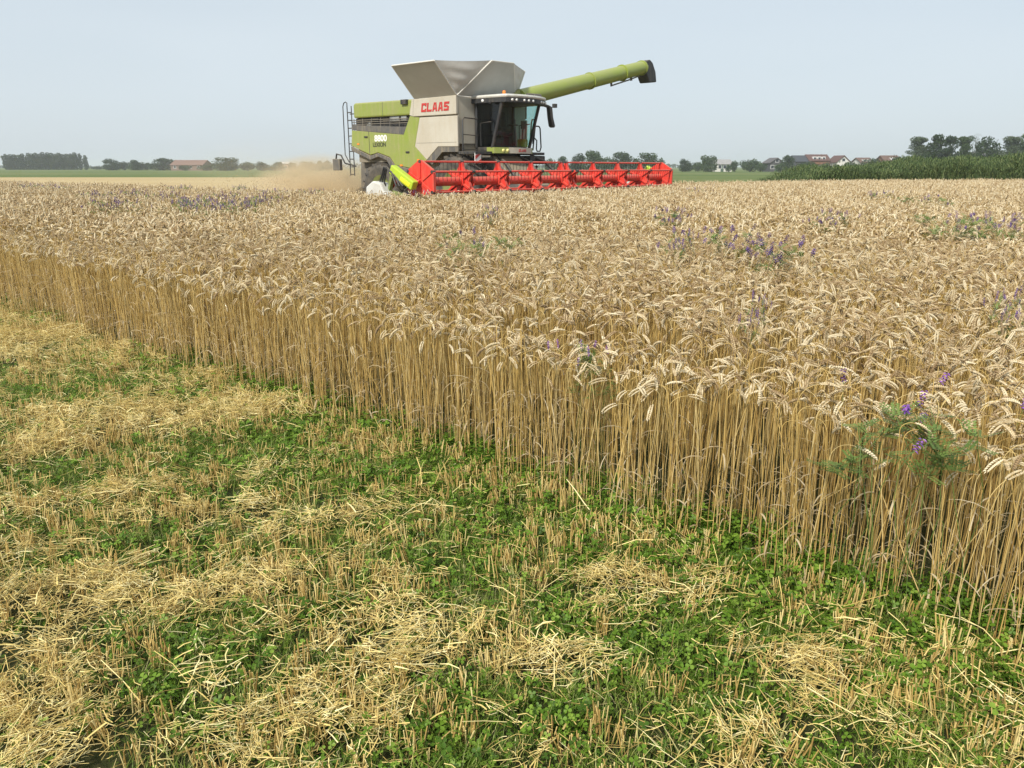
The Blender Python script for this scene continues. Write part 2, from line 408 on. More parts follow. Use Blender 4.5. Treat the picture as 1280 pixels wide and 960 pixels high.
# ---------------------------------------------------------------- stubble, straw, clover and grass of the cut ground
M_stubble = MAT('stubble_straw', (.45, .30, .12), 0.55, rnd=[(.30, .195, .06), (.46, .315, .10), (.58, .425, .15), (.66, .53, .24)], spec=0.3)
M_straw = MAT('loose_straw', (.6, .45, .2), 0.5, rnd=[(.38, .255, .08), (.63, .47, .15), (.78, .62, .22), (.85, .75, .40)], transl=0.1, spec=0.4)
M_clover = MAT('clover_leaf', (.06, .13, .02), 0.5, rnd=[(.045, .10, .008), (.090, .18, .012), (.145, .255, .022), (.23, .34, .045)], transl=0.3, spec=0.3)
M_grass = MAT('grass_blade', (.08, .15, .03), 0.5, rnd=[(.085, .15, .014), (.145, .23, .026), (.24, .31, .055), (.46, .44, .18)], transl=0.3, spec=0.3)

def straw_piece(mb, c, L, a, el, r, val):
    d = Vector((math.cos(a) * math.cos(el), math.sin(a) * math.cos(el), math.sin(el)))
    s = Vector((-math.sin(a), math.cos(a), 0)); bend = random.gauss(0, .10) * L; up = random.gauss(0, .06) * L
    pts = [c - d * L / 2, c + s * bend + Vector((0, 0, up)), c + d * L / 2]
    for p in pts: p.z = max(p.z, .004)
    mb.tube(pts, r, 4 if r > .0015 else 3, 0, True, val, False)

stub = []
for i in range(9):
    mb = MB()
    for k in range(random.randint(6, 15)):
        h = random.uniform(.07, .12); x = random.gauss(0, .026); y = random.gauss(0, .014)
        l1 = random.gauss(0, .10); l2 = random.gauss(0, .10)
        mb.tube([(x, y, 0), (x + l1 * h * .5, y + l2 * h * .5, h * .55), (x + l1 * h, y + l2 * h, h)], [random.uniform(.0016, .0023)] * 3, 5, 0, True, random.random(), False)
    for k in range(2):
        straw_piece(mb, Vector((random.gauss(0, .04), random.gauss(0, .04), .02)), random.uniform(.04, .09), random.uniform(0, 6.3), random.gauss(.3, .3), .0012, random.random())
    stub.append(mb.mesh('stubble_tuft', M_stubble))
strawv = []
for i in range(9):                                # 0-4 heaps, 5-8 thin scatters
    mb = MB(); heap = i < 5
    main = random.uniform(0, 3.14)
    for k in range(random.randint(40, 85) if heap else 26):
        rr = random.gauss(0, .085 if heap else .13); ra = random.uniform(0, 6.283)
        c = Vector((rr * math.cos(ra), rr * math.sin(ra), (max(0, random.gauss(.045, .022)) * math.exp(-(rr / .11) ** 2) + .008) if heap else random.uniform(.01, .05)))
        L = random.uniform(.015, .055) if random.random() < .82 else random.uniform(.055, .17)
        straw_piece(mb, c, L, random.gauss(main, .7) if random.random() < .6 else random.uniform(0, 6.3), random.gauss(0, .25), random.uniform(.0007, .00145), random.random())
    for k in range(7 if heap else 2):            # torn leaf ribbons
        c = Vector((random.gauss(0, .08), random.gauss(0, .08), random.uniform(.01, .05))); a = random.uniform(0, 6.3)
        d = Vector((math.cos(a), math.sin(a), random.gauss(0, .3))) * random.uniform(.012, .032); s = Vector((-math.sin(a), math.cos(a), random.gauss(0, .6))) * random.uniform(.0010, .0021)
        z = Vector((0, 0, random.uniform(0, .012)))
        mb.add([c - d - s, c - d + s, c + z + s, c + z - s, c + d + s * .4, c + d - s * .4], [(0, 1, 2, 3), (3, 2, 4, 5)], 0, random.random(), True)
    strawv.append(mb.mesh('straw_heap', M_straw))
def leaflet(mb, base, d, up, L, w, val):
    s = d.cross(up).normalized(); n = up
    v = [base, base + d * L * .5 + s * w + n * .12 * L, base + d * L * .9 + s * w * .7 + n * .10 * L, base + d * L * .98, base + d * L * .9 - s * w * .7 + n * .10 * L, base + d * L * .5 - s * w + n * .12 * L, base + d * L * .55]
    mb.add(v, [(0, 1, 6), (1, 2, 6), (2, 3, 6), (3, 4, 6), (4, 5, 6), (5, 0, 6)], 0, val, True)
clov = []
for i in range(7):
    mb = MB()
    for k in range(20):
        x = random.gauss(0, .045); y = random.gauss(0, .045); h = random.uniform(.015, .075)
        top = Vector((x + random.gauss(0, .012), y + random.gauss(0, .012), h))
        mb.tube([(x * .6, y * .6, 0), top], [.0009, .0007], 3, 0, False, .45)
        tl = Vector((random.gauss(0, .38), random.gauss(0, .38), 1)).normalized(); a0 = random.uniform(0, 6.283); L = random.uniform(.007, .016); val = random.random()
        e1 = tl.orthogonal().normalized(); e2 = tl.cross(e1)
        for q in range(3):
            a = a0 + q * 2.094; leaflet(mb, top, (e1 * math.cos(a) + e2 * math.sin(a)), tl, L, L * .42, min(1, max(0, val + random.gauss(0, .08))))
    clov.append(mb.mesh('clover_clump', M_clover))
grs = []
for i in range(6):
    mb = MB()
    for k in range(26):
        x = random.gauss(0, .03); y = random.gauss(0, .03); L = random.uniform(.05, .15); a = random.uniform(0, 6.283); hw = random.uniform(.0008, .0019)
        o_ = Vector((math.cos(a), math.sin(a), 0)); s = Vector((-o_.y, o_.x, 0)); e = random.uniform(.9, 1.5); cu = random.uniform(.2, 1.6); p = Vector((x, y, 0)); vs = []
        for j in range(4):
            ww = hw * (1 - (j / 3) ** 2 * .9); vs += [p + s * ww, p - s * ww]
            p = p + (o_ * math.cos(e - cu * j / 3) + Vector((0, 0, 1)) * math.sin(e - cu * j / 3)) * (L / 3)
        mb.add(vs, [(2*j, 2*j+1, 2*j+3, 2*j+2) for j in range(3)], 0, random.random(), True)
    grs.append(mb.mesh('grass_tuft', M_grass))

# patches of the cut ground: (x, y, radius along, radius across, weight) in metres, along = the edge direction turned
def px_ground(x, y):
    p = at(x, y, 1.0); d = p - Vector((0, 0, EYE)); q = Vector((0, 0, EYE)) + d * (EYE / -d.z); return q.x, q.y
GREEN = [(60, 500, .5, .3), (330, 560, .7, .28), (470, 590, .7, .25), (560, 650, .5, .22), (800, 660, .6, .2), (1000, 740, .45, .2), (1180, 850, .35, .2), (250, 600, .5, .2), (110, 690, .35, .18),
         (320, 790, .3, .17), (600, 890, .25, .14), (820, 800, .3, .16), (900, 900, .25, .14), (1100, 930, .3, .15), (640, 770, .3, .12), (380, 700, .35, .15), (180, 870, .18, .08), (740, 930, .2, .1), (700, 610, .5, .2), (930, 690, .4, .2), (330, 880, .2, .12), (20, 620, .5, .14), (520, 560, .7, .2)]
STRAW = [(60, 430, 1.2, .5), (180, 530, .9, .28), (60, 560, .8, .3), (240, 650, .6, .16), (130, 620, .7, .22), (60, 760, .45, .25), (230, 760, .4, .16), (100, 900, .4, .25), (480, 790, .35, .15), (590, 660, .3, .12), (760, 740, .35, .14), (400, 930, .35, .14), (260, 930, .3, .14), (950, 920, .25, .1), (700, 830, .25, .1), (340, 520, .8, .2), (40, 700, .5, .2), (880, 770, .25, .1), (540, 830, .25, .12), (440, 660, .35, .12), (1010, 850, .2, .1), (20, 830, .4, .2)]
GREEN = [(*px_ground(a, b), c, d) for a, b, c, d in GREEN]; STRAW = [(*px_ground(a, b), c, d) for a, b, c, d in STRAW]
DR = np.array([0.93, 0.37])                     # the swath runs this way
def field(pl, x, y):
    r = np.zeros_like(x)
    for cx, cy, a, c in pl:
        u = (x - cx) * DR[0] + (y - cy) * DR[1]; w = -(x - cx) * DR[1] + (y - cy) * DR[0]
        r = np.maximum(r, np.exp(-((u / a) ** 2 + (w / c) ** 2)))
    return r
def cut_points(n, xr=(-14, 3.2), yr=(1.0, 13), into=.12):
    x = rng.uniform(*xr, n); y = rng.uniform(*yr, n); ok = in_view(x, y, 1.5) & (edge_dist(x, y) < into); return x[ok], y[ok]
def put(name, vs, x, y, s, tilt, label, cat, z=0.0, idx=None):
    m = len(x); rot = np.stack([rng.normal(0, tilt, m), rng.normal(0, tilt, m), rng.uniform(0, 6.283, m)], 1)
    sc = np.stack([s, s, s], 1) if s.ndim == 1 else s
    ps = np.stack([x, y, np.full(m, z) if np.isscalar(z) else z], 1)
    o = scatter(name, vs, ps, rot, sc, rng.integers(0, len(vs), m) if idx is None else idx); print(name, m)
    return tag(o, label, cat, kind='stuff')

area_n = 17.2 * 12
def mix(x, y):
    g = field(GREEN, x, y); s = field(STRAW, x, y); w = noise2(x, y, .35, 1) * .6 + noise2(x, y, .12, 2) * .4
    u = x * DR[0] + y * DR[1]; v = -x * DR[1] + y * DR[0]
    band = noise2(u * .4, v, .28, 4)
    green = np.clip(.52 + .9 * g - .65 * s + 1.1 * (w - .5) , 0, 1)
    straw = np.clip(.32 + .75 * s - .75 * g + 1.1 * (band - .5) + .5 * (noise2(x, y, .16, 12) - .5), 0, 1)
    straw = np.where(green < .3, np.maximum(straw, .40), straw)
    far = np.clip((np.hypot(x, y) - 5.5) / 3, 0, 1)      # far off the straw covers most of the ground
    return green * (1 - .45 * far), np.clip(straw + .25 * far, 0, 1)
x, y = cut_points(int(area_n * 240), into=.45); g, s = mix(x, y); near_edge = np.exp(-np.abs(edge_dist(x, y)) / .35)
k = rng.random(len(x)) < np.clip(g * .85 + .12 + .4 * near_edge * (x > -2.5), 0, 1) * np.where(np.hypot(x, y) > 7, .5, 1)
put('clover', clov, x[k], y[k], rng.uniform(.6, 1.15, k.sum()) * np.where(edge_dist(x[k], y[k]) > -.4, 1.25, 1), .15, 'low green clover growing through the stubble', 'clover')
x, y = cut_points(int(area_n * 330)); g, s = mix(x, y)
k = rng.random(len(x)) < np.clip(g * .9 + .15, .2, 1)
put('grass', grs, x[k], y[k], rng.uniform(.45, .95, k.sum()), .15, 'short bright grass blades between the stubble', 'grass')
# stubble stands in drill rows along the edge
rows = []
for r_ in np.arange(-9.5, .1, .135):
    ss = np.arange(-24, 7, .055); ss = ss + rng.uniform(-.03, .03, ss.size)
    rows.append(np.stack([ED[0] * ss + EN[0] * (r_ + rng.normal(0, .018, ss.size)), EDGE0 + ED[1] * ss + EN[1] * (r_ + rng.normal(0, .018, ss.size))], 1))
rows = np.concatenate(rows); x, y = rows[:, 0], rows[:, 1]; ok = in_view(x, y, 1.5) & (y > .9) & (y < 14); x, y = x[ok], y[ok]
k = rng.random(len(x)) < np.clip(noise2(x, y, .22, 6) * 1.5 - .22, 0.10, 1) * .95
x, y = x[k], y[k]; m = len(x)
rot = np.stack([rng.normal(0, .1, m), rng.normal(0, .1, m), math.atan2(ED[1], ED[0]) + rng.normal(0, .35, m)], 1)
o = scatter('stubble', stub, np.stack([x, y, 0 * x], 1), rot, np.stack([np.full(m, 1.0)] * 2 + [rng.uniform(.6, 1.15, m) * np.where(edge_dist(x, y) > -.4, 1.2, 1)], 1), rng.integers(0, len(stub), m))
tag(o, 'cut wheat stubble standing in short golden tufts', 'stubble', kind='stuff'); print('stubble', m)
x, y = cut_points(int(area_n * 230)); g, s = mix(x, y); h_ = rng.random(len(x))
k = h_ < np.clip(s * .56, .13, 1); x, y, s = x[k], y[k], s[k]
ix = np.where(rng.random(len(x)) < s * .85 - .12, rng.integers(0, 5, len(x)), rng.integers(5, 9, len(x)))
put('loose_straw', strawv, x, y, np.stack([rng.uniform(.7, 1.5, len(x)), rng.uniform(.7, 1.2, len(x)), rng.uniform(.6, 1.2, len(x))], 1), .2, 'loose chopped straw lying in pale heaps on the cut ground', 'straw', z=np.where(ix < 5, .02 + .05 * s * rng.random(len(x)), .03), idx=ix)

# ---------------------------------------------------------------- combine harvester (x forward, y to its left, z up)
M_lime = MAT('seed_green_paint', (.225, .285, .040), 0.42, var=.8, var_scale=1.3, color2=(.25, .255, .10), coat=.1, film=.55)
M_limeb = MAT('bright_green_paint', (.42, .56, .03), 0.4, var=.4, var_scale=5, color2=(.30, .36, .06))
M_cream = MAT('pale_grey_paint', (.49, .46, .385), 0.5, var=.8, var_scale=1.1, color2=(.41, .365, .28), film=.45)
M_white = MAT('white_plastic', (.58, .58, .54), 0.5, var=.7, var_scale=5, color2=(.44, .40, .32))
M_tarp = MAT('tank_panel_grey', (.45, .455, .43), 0.85, var=.6, var_scale=2, color2=(.36, .355, .33))
M_fabric = MAT('tank_cloth_grey', (.60, .59, .55), 0.9, var=.4, var_scale=3, color2=(.36, .34, .30))
M_trimw = MAT('pale_edge_trim', (.62, .60, .54), 0.6)
M_red = MAT('reel_red_paint', (.66, .036, .024), 0.42, var=.5, var_scale=4, color2=(.50, .06, .04), film=.30)
M_redl = MAT('lettering_red', (.46, .035, .03), 0.5)
M_black = MAT('black_plastic', (.025, .026, .028), 0.55, film=.25)
M_dgrey = MAT('dark_grey_plastic', (.075, .075, .075), 0.65, var=.7, var_scale=2.5, color2=(.17, .15, .115), film=.6)
M_dusty = MAT('dusty_metal', (.16, .145, .115), 0.8, var=.8, var_scale=2.5, color2=(.30, .25, .17))
M_rubber = MAT('tyre_rubber', (.03, .03, .03), 0.85, var=.8, var_scale=4, color2=(.16, .135, .10))
M_olive = MAT('frame_olive', (.16, .21, .05), 0.6, var=.6, var_scale=4, color2=(.24, .21, .11))
M_yellow = MAT('yellow_guard', (.80, .66, .02), 0.4)
M_steel = MAT('bright_steel', (.5, .5, .48), 0.4, metal=.7)
M_orange = MAT('beacon_orange', (.75, .22, .03), 0.3)
M_seat = MAT('seat_cloth', (.04, .04, .045), 0.9)
M_letw = MAT('lettering_white', (.75, .75, .70), 0.5); M_letb = MAT('lettering_black', (.03, .03, .03), 0.5)
M_tan = MAT('crop_on_header', (.42, .31, .15), 0.9, var=.8, var_scale=8, color2=(.25, .18, .08))
def glass(name, tint, gloss=.10):
    m = bpy.data.materials.new(name); m.use_nodes = True; n = m.node_tree; n.nodes.clear()
    o = n.nodes.new('ShaderNodeOutputMaterial'); t = n.nodes.new('ShaderNodeBsdfTransparent'); g = n.nodes.new('ShaderNodeBsdfGlossy'); mx = n.nodes.new('ShaderNodeMixShader')
    fr = n.nodes.new('ShaderNodeFresnel'); fr.inputs[0].default_value = 1.5
    t.inputs[0].default_value = (*tint, 1); g.inputs['Roughness'].default_value = .02
    n.links.new(fr.outputs[0], mx.inputs[0]); n.links.new(t.outputs[0], mx.inputs[1]); n.links.new(g.outputs[0], mx.inputs[2]); n.links.new(mx.outputs[0], o.inputs[0]); return m
M_glass = glass('tinted_glass', (.60, .80, .78))
M_glassd = glass('dark_tinted_glass', (.50, .55, .56))

combine = empty('combine_harvester', MID, -HEAD)
tag(combine, 'green and cream combine harvester with open grain tank, raised unloading pipe and wide red reel', 'combine harvester')
def part(name, mats, parent=combine, bevel=0.0):
    class B(MB):
        def done(s): return s.build(name, mats, parent, bevel)
    return B()
YS = -1.62
b = part('body_core', M_dusty); b.box((-7.45, -1.48, 1.75), (-4.5, 1.48, 3.45)); b.box((-4.5, -1.3, 1.3), (-2.72, 1.3, 2.25)); b.box((-6.9, -.55, .7), (-2.6, .55, 1.74)); core = b.done()
b = part('engine_hood', M_lime, bevel=.07); b.prism([(-7.47, 3.15), (-4.62, 3.14), (-4.60, 3.60), (-7.40, 3.62), (-7.47, 3.55)], YS, 1.62); hood = b.done()
b = part('exhaust_vent', M_black, hood, .01); b.box((-5.05, -1.70, 3.46), (-4.78, -1.55, 3.60)); b.done()
for sy in (1, -1):
    y0, y1 = (YS, YS + .07) if sy == 1 else (1.55, 1.62)
    b = part('side_panel', [M_lime], bevel=.012); b.prism([(-7.66, 2.28), (-6.70, 1.98), (-6.31, 2.05), (-5.73, 1.90), (-5.50, 1.66), (-4.70, 1.55), (-4.02, 1.80), (-4.54, 2.21), (-4.29, 3.05), (-4.72, 3.12), (-5.04, 2.57), (-7.60, 2.77)], y0, y1); sp = b.done()
    if sy == 1:
        b = part('panel_seam', M_black, sp); b.box((-6.735, YS - .004, 2.0), (-6.715, YS + .02, 2.71)); b.done()
    b = part('lower_skirt', M_dgrey, bevel=.01); b.prism([(-7.68, 2.26), (-6.71, 1.95), (-6.31, 2.03), (-5.74, 1.88), (-5.53, 1.66), (-4.72, 1.53), (-4.80, 1.40), (-5.62, 1.45), (-5.88, 1.80), (-6.30, 1.92), (-6.71, 1.82), (-7.66, 2.12)], y0 - .012 * sy, y1 - .012 * sy); b.done()
    b = part('tank_side_panel', M_cream, bevel=.015); b.prism([(-4.285, 3.05), (-4.535, 2.21), (-4.015, 1.805), (-3.51, 2.19), (-2.67, 2.18), (-2.67, 3.05)], y0 - .004 * sy, y1); pn = b.done()
    if sy == 1:
        b = part('panel_seam', M_dgrey, pn); b.box((-4.45, y0 - .008, 2.30), (-2.72, y0 + .01, 2.308)); b.done()
    b = part('wheel_arch', M_dgrey); b.prism([(-4.01, 1.80), (-3.51, 2.185), (-2.67, 2.175), (-2.67, 2.03), (-3.36, 2.03), (-3.80, 1.66)], y0 + .01, y1); b.done()
    b = part('upper_tank_panel', M_cream, bevel=.02); b.prism([(-4.56, 3.085), (-2.69, 3.085), (-2.69, 3.61), (-4.50, 3.59)], y0 - .03 * sy, y1); up = b.done()
    b = part('hood_edge_panel', M_cream, up); b.prism([(-4.72, 3.14), (-4.575, 3.10), (-4.515, 3.59), (-4.59, 3.60)], y0 - .012 * sy, y1); b.done()
    # grille band with rails, and machinery behind
    b = part('grille_panel', M_dgrey); b.prism([(-7.60, 2.78), (-5.05, 2.58), (-4.90, 2.80), (-7.58, 2.94)], y0 + .006 * sy, y1); gp = b.done()
    b = part('guard_rail', M_dgrey, gp)
    yy = (y0 + y1) / 2
    for z in (2.95, 3.02, 3.08): b.tube([(-7.58, yy, z), (-4.85, yy, z - .03)], .012, 6)
    for x in np.arange(-7.5, -4.8, .45): b.tube([(x, yy, 2.75), (x, yy, 3.12)], .014, 6)
    b.done()
    b = part('engine_unit', [M_black, M_steel]); ym = y0 + .12 * sy
    b.box((-7.5, min(ym, ym + .02), 2.7), (-4.8, max(ym, ym + .02), 3.14), 0)
    for x, w, z0, z1, mi in ((-7.3, .5, 2.95, 3.10, 0), (-6.6, .3, 3.02, 3.12, 0), (-5.72, .42, 2.98, 3.13, 1), (-5.22, .26, 3.0, 3.13, 1), (-6.9, .2, 2.85, 3.0, 1)): b.box((x, min(ym, ym - .05 * sy), z0), (x + w, max(ym, ym - .05 * sy), z1), mi)
    b.done()
# lettering
def block_letters(mb, text, x0, z0, h, w, gap, y, th, slant=.16, mi=0):
    """bold squared capitals built from bars; x runs to the machine's front"""
    t = h * .24
    G = {'C': [(0, 0, t, h), (t, 0, w, t), (t, h - t, w, h), (w - t*.9, t, w, t*1.5), (w - t*.9, h - t*1.5, w, h - t)],
         'L': [(0, 0, t, h), (t, 0, w, t)],
         'A': [],
         'S': [(0, 0, w, t), (w - t, t, w, h * .5), (0, h * .40, w - t, h * .40 + t), (0, h * .40 + t, t, h - t), (0, h - t, w, h)]}
    x = x0
    for ch in text:
        for a, c, d, e in G[ch]:
            mb.prism([(x + a + c * slant, z0 + c), (x + d + c * slant, z0 + c), (x + d + e * slant, z0 + e), (x + a + e * slant, z0 + e)], y, y + th, mi)
        if ch == 'A':                                     # legs leaning together under a flat top
            for q in ([(0, 0), (t, 0), (w * .52, h), (w * .30, h)], [(w - t, 0), (w, 0), (w * .78, h), (w * .52, h)], [(t * 1.1, h * .22), (w - t * 1.1, h * .22), (w - t * 1.2, h * .42), (t * 1.5, h * .42)]):
                mb.prism([(x + a + c * slant * .6, z0 + c) for a, c in q], y, y + th + (0 if q[0][0] != t * 1.1 else -.001), mi)
        x += w + gap
b = part('lettering', M_redl, combine); block_letters(b, 'CLAAS', -4.17, 3.20, .25, .21, .032, YS - .042, .012); b.done()
def text_part(name, s, size, M, mat, parent, bold=.0, sx=1.0):
    cu = bpy.data.curves.new(name, 'FONT'); cu.body = s; cu.size = size; cu.extrude = .003; cu.offset = bold
    t = bpy.data.objects.new(name, cu); me = bpy.data.meshes.new_from_object(t); bpy.data.objects.remove(t)
    me.transform(M @ Matrix.Diagonal((sx, 1, 1, 1))); me.materials.append(mat)
    o = bpy.data.objects.new(name, me); C.objects.link(o); o.parent = parent; return o
RS = Matrix(((1, 0, 0, 0), (0, 0, -1, 0), (0, 1, 0, 0), (0, 0, 0, 1)))          # text lying on the machine's right side
text_part('lettering', '8800', .265, Matrix.Translation((-6.45, YS - .004, 2.40)) @ RS, M_letw, combine, .008, 1.15)
text_part('lettering', 'LEXION', .185, Matrix.Translation((-6.55, YS - .004, 2.23)) @ RS, M_letb, combine, .003, 1.0)
# small fittings of the side: handles, reflectors, decals, seams
for x, z in ((-6.95, 2.52), (-4.95, 2.02)):
    b = part('panel_handle', M_black, combine, .008); b.box((x, YS - .03, z), (x + .16, YS - .004, z + .05)); b.done()
for x, z in ((-7.35, 2.30), (-5.25, 1.62), (-4.45, 1.78)):
    b = part('reflector', M_orange, combine); b.box((x, YS - .012, z), (x + .12, YS - .002, z + .05)); b.done()
b = part('panel_seam', M_dgrey, combine); b.box((-6.0, YS - .004, 3.17), (-5.985, YS + .01, 3.58)); b.done()
# rear: chopper, ladder, light on an arm
b = part('straw_chopper', M_dgrey, bevel=.03); b.prism([(-7.62, 2.2), (-6.7, 1.9), (-6.62, .75), (-7.1, .55), (-7.75, .95)], -1.25, 1.25); b.done()
b = part('straw_spreader', M_black, bevel=.02); b.prism([(-7.7, 1.0), (-7.1, .6), (-7.5, .45), (-8.2, .80)], -1.15, 1.15); b.done()
b = part('ladder', M_black)
for x in (-7.72, -7.94): b.tube([(x, -1.5, 1.3), (x, -1.5, 3.55)], .017, 6)
for z in np.arange(1.35, 3.5, .25): b.tube([(-7.72, -1.5, z), (-7.94, -1.5, z)], .017, 6)
b.tube([(-7.80, -1.5, 3.3), (-7.4, -1.45, 3.3)], .018, 6); b.tube([(-7.8, -1.5, 2.3), (-7.4, -1.45, 2.3)], .03, 6); ld = b.done()
b = part('handrail', M_black, ld); b.tube([(-7.94, -1.5, 3.35), (-7.94, -1.5, 3.66), (-8.0, -1.5, 3.69), (-8.1, -1.5, 3.66), (-8.16, -1.5, 3.55), (-8.18, -1.5, 2.0), (-7.98, -1.5, 1.75)], .017, 6); b.done()
b = part('rear_light', M_dgrey, bevel=.02); b.box((-8.58, -1.75, 1.48), (-8.2, -1.62, 1.86)); rl = b.done()
b = part('light_arm', M_black, rl); b.tube([(-7.75, -1.4, 1.62), (-8.15, -1.55, 1.72), (-8.2, -1.66, 1.98), (-8.42, -1.68, 2.02), (-8.46, -1.68, 1.86)], .028, 6); b.done()
# grain tank and its opened top
b = part('grain_tank', M_cream, bevel=.02); b.box((-4.48, -1.55, 2.26), (-2.70, 1.55, 3.60)); tank = b.done()
Bt = {'rr': Vector((-4.49, -1.6, 3.62)), 'fr': Vector((-2.69, -1.6, 3.62)), 'fl': Vector((-2.69, 1.0, 3.62)), 'rl': Vector((-4.49, 1.0, 3.62))}
def flap(name, q, mat, th=.03, trim=True):
    q = [Vector(p) for p in q]; n = (q[1] - q[0]).cross(q[3] - q[0]).normalized() * th
    m = part(name, mat); m.add([p for p in q] + [p + n for p in q], [(0,1,2,3), (7,6,5,4), (0,4,5,1), (1,5,6,2), (2,6,7,3), (3,7,4,0)]); o = m.done()
    m = part('stiffener', mat, o)
    for k in (1, 2, 3):
        t_ = k / 4; m.tube([q[0].lerp(q[1], t_).lerp(q[3].lerp(q[2], t_), .04), q[0].lerp(q[1], t_).lerp(q[3].lerp(q[2], t_), .96)], .016, 6)
    m.done()
    if trim:
        m = part('edge_trim', M_trimw, o)
        for i in (1, 2, 3): m.tube([q[i] + n * .5, q[(i + 1) % 4] + n * .5], .022, 6)
        m.done()
    return o
RT = [(-4.45, -2.5, 4.47), (-2.66, -2.5, 4.47)]
FT = [(-1.98, -.88, 4.56), (-1.98, .10, 4.58)]
LT = [(-2.66, 1.45, 4.52), (-4.45, 1.7, 4.5)]
RE = [(-5.25, .2, 4.5), (-5.25, -.9, 4.5)]
flap('tank_flap', [Bt['rr'], Bt['fr'], RT[1], RT[0]], M_tarp)
flap('tank_flap', [Bt['fr'], Bt['fl'], FT[1], FT[0]], M_tarp)
flap('tank_flap', [Bt['fl'], Bt['rl'], LT[1], LT[0]], M_tarp)
flap('tank_flap', [Bt['rl'], Bt['rr'], RE[1], RE[0]], M_tarp)
def cloth(a, p, q):
    """triangle of slack cloth from corner a to the raised corners p and q"""
    a, p, q = Vector(a), Vector(p), Vector(q); N = 14; m = part('tank_cloth', M_fabric); vs = []; ix = {}
    nrm = (p - a).cross(q - a).normalized()
    for i in range(N + 1):
        for j in range(i + 1):
            s_, t_ = i / N, (j / i if i else 0)
            w = math.sin(math.pi * t_) * s_
            ix[i, j] = len(vs); vs.append(a.lerp(p.lerp(q, t_), s_) + nrm * (-.16 * w * (1.15 - s_) + .05 * w * (1.05 - s_) * math.sin(s_ * 19 + 4 * t_)) + Vector((0, 0, -.015 * w * s_)))
    f = []
    for i in range(N):
        for j in range(i + 1):
            f.append((ix[i, j], ix[i + 1, j], ix[i + 1, j + 1]))
            if j < i: f.append((ix[i, j], ix[i + 1, j + 1], ix[i, j + 1]))
    m.add(vs, f, 0, .5, True); return m.done()
cloth(Bt['fr'], RT[1], FT[0]); cloth(Bt['fl'], FT[1], LT[0]); cloth(Bt['rl'], LT[1], RE[0]); cloth(Bt['rr'], RE[1], RT[0])
# unloading pipe
M_pipe = MAT('pipe_green_paint', (.25, .32, .042), 0.42, var=.6, var_scale=1.3, color2=(.26, .27, .10), film=.2)
A0 = Vector((-2.45, .95, 3.66)); A1 = Vector((-2.45, 8.2, 5.2)); ad = (A1 - A0).normalized()
b = part('unloading_pipe', M_pipe); b.tube([A0, A0.lerp(A1, .5), A1], [.27, .255, .24], 24); pipe = b.done()
b = part('pipe_elbow', M_lime, pipe); b.tube([(-3.15, .80, 3.1), (-3.1, .82, 3.5), (-2.75, .86, 3.64), A0 + ad * .1], .27, 20); b.done()
for t_ in (.52, .80, .985):
    b = part('pipe_flange', M_pipe, pipe); c = A0.lerp(A1, t_); b.tube([c - ad * .03, c + ad * .03], .285 if t_ < .9 else .27, 24); b.done()
b = part('spout', M_black, pipe, .04); b.prism([(8.10, 5.43), (8.32, 5.47), (8.52, 5.38), (8.76, 5.08), (8.86, 4.72), (8.36, 4.66), (8.24, 4.80), (8.12, 4.95)], -2.68, -2.22, axis='x'); b.done()
b = part('spout_linkage', M_dgrey, pipe); dn = Vector((0, ad.z, -ad.y)) * .30
b.tube([A0.lerp(A1, .70) + dn * 1.12, A0.lerp(A1, .86) + dn * 1.0, A0.lerp(A1, .96) + dn * .85], .025, 6); b.tube([A0.lerp(A1, .70) + dn * .8, A0.lerp(A1, .70) + dn * 1.2], .04, 6); b.tube([A0.lerp(A1, .88) + dn * .7, A0.lerp(A1, .88) + dn * 1.15], .05, 6); b.done()
# cab
def cabx(y, z):                                      # where the curved windscreen stands
    t = (z - 2.18) / 1.32; return -1.97 + .40 * t + .24 * (1 - (y / .86) ** 2)
b = part('cab', [M_black], bevel=.01); b.box((-2.68, -.86, 2.06), (-1.95, .86, 2.17)); b.box((-2.69, -.86, 2.17), (-2.64, .86, 3.5)); cab = b.done()
for sy in (-1, 1):
    b = part('pillar', M_black, cab); b.tube([(cabx(.86, 2.15), .86 * sy, 2.15), (cabx(.86, 3.5), .86 * sy, 3.5)], .05, 8); b.tube([(-2.62, .85 * sy, 2.15), (-2.62, .85 * sy, 3.5)], .045, 8); b.done()
    b = part('window', M_glassd if sy < 0 else M_glass, cab); b.add([(-2.60, .845 * sy, 2.19), (cabx(.86, 2.19) - .02, .845 * sy, 2.19), (cabx(.86, 3.48) - .02, .845 * sy, 3.48), (-2.60, .845 * sy, 3.48)], [(0, 1, 2, 3)]); w_ = b.done()
    b = part('door_handle', M_black, w_); b.tube([(-2.40, .90 * sy, 2.2), (-2.42, .90 * sy, 2.85), (-1.98, .90 * sy, 2.88)], .016, 6); b.done()
b = part('windscreen', M_glass, cab); vs = []; ny = 12
for j in range(ny + 1):
    y_ = -.84 + 1.68 * j / ny; vs += [(cabx(y_, 2.19), y_, 2.19), (cabx(y_, 3.40), y_, 3.40)]
b.add(vs, [(2*j, 2*j+2, 2*j+3, 2*j+1) for j in range(ny)], 0, .5, True); ws = b.done()
b = part('wiper', M_black, ws); b.tube([(cabx(0, 2.2) + .03, -.1, 2.2), (cabx(-.35, 2.9) + .03, -.36, 2.95)], .012, 6); b.done()
prof = [(-2.74, -1.0), (-1.75, -.98)] + [(cabx(y_ * .86, 3.5) + .16, y_) for y_ in np.linspace(-.92, .98, 9)] + [(-1.75, 1.04), (-2.74, 1.06)]
b = part('cab_roof', M_white, bevel=.05); b.prism(prof, 3.53, 3.63, axis='z'); roof = b.done()
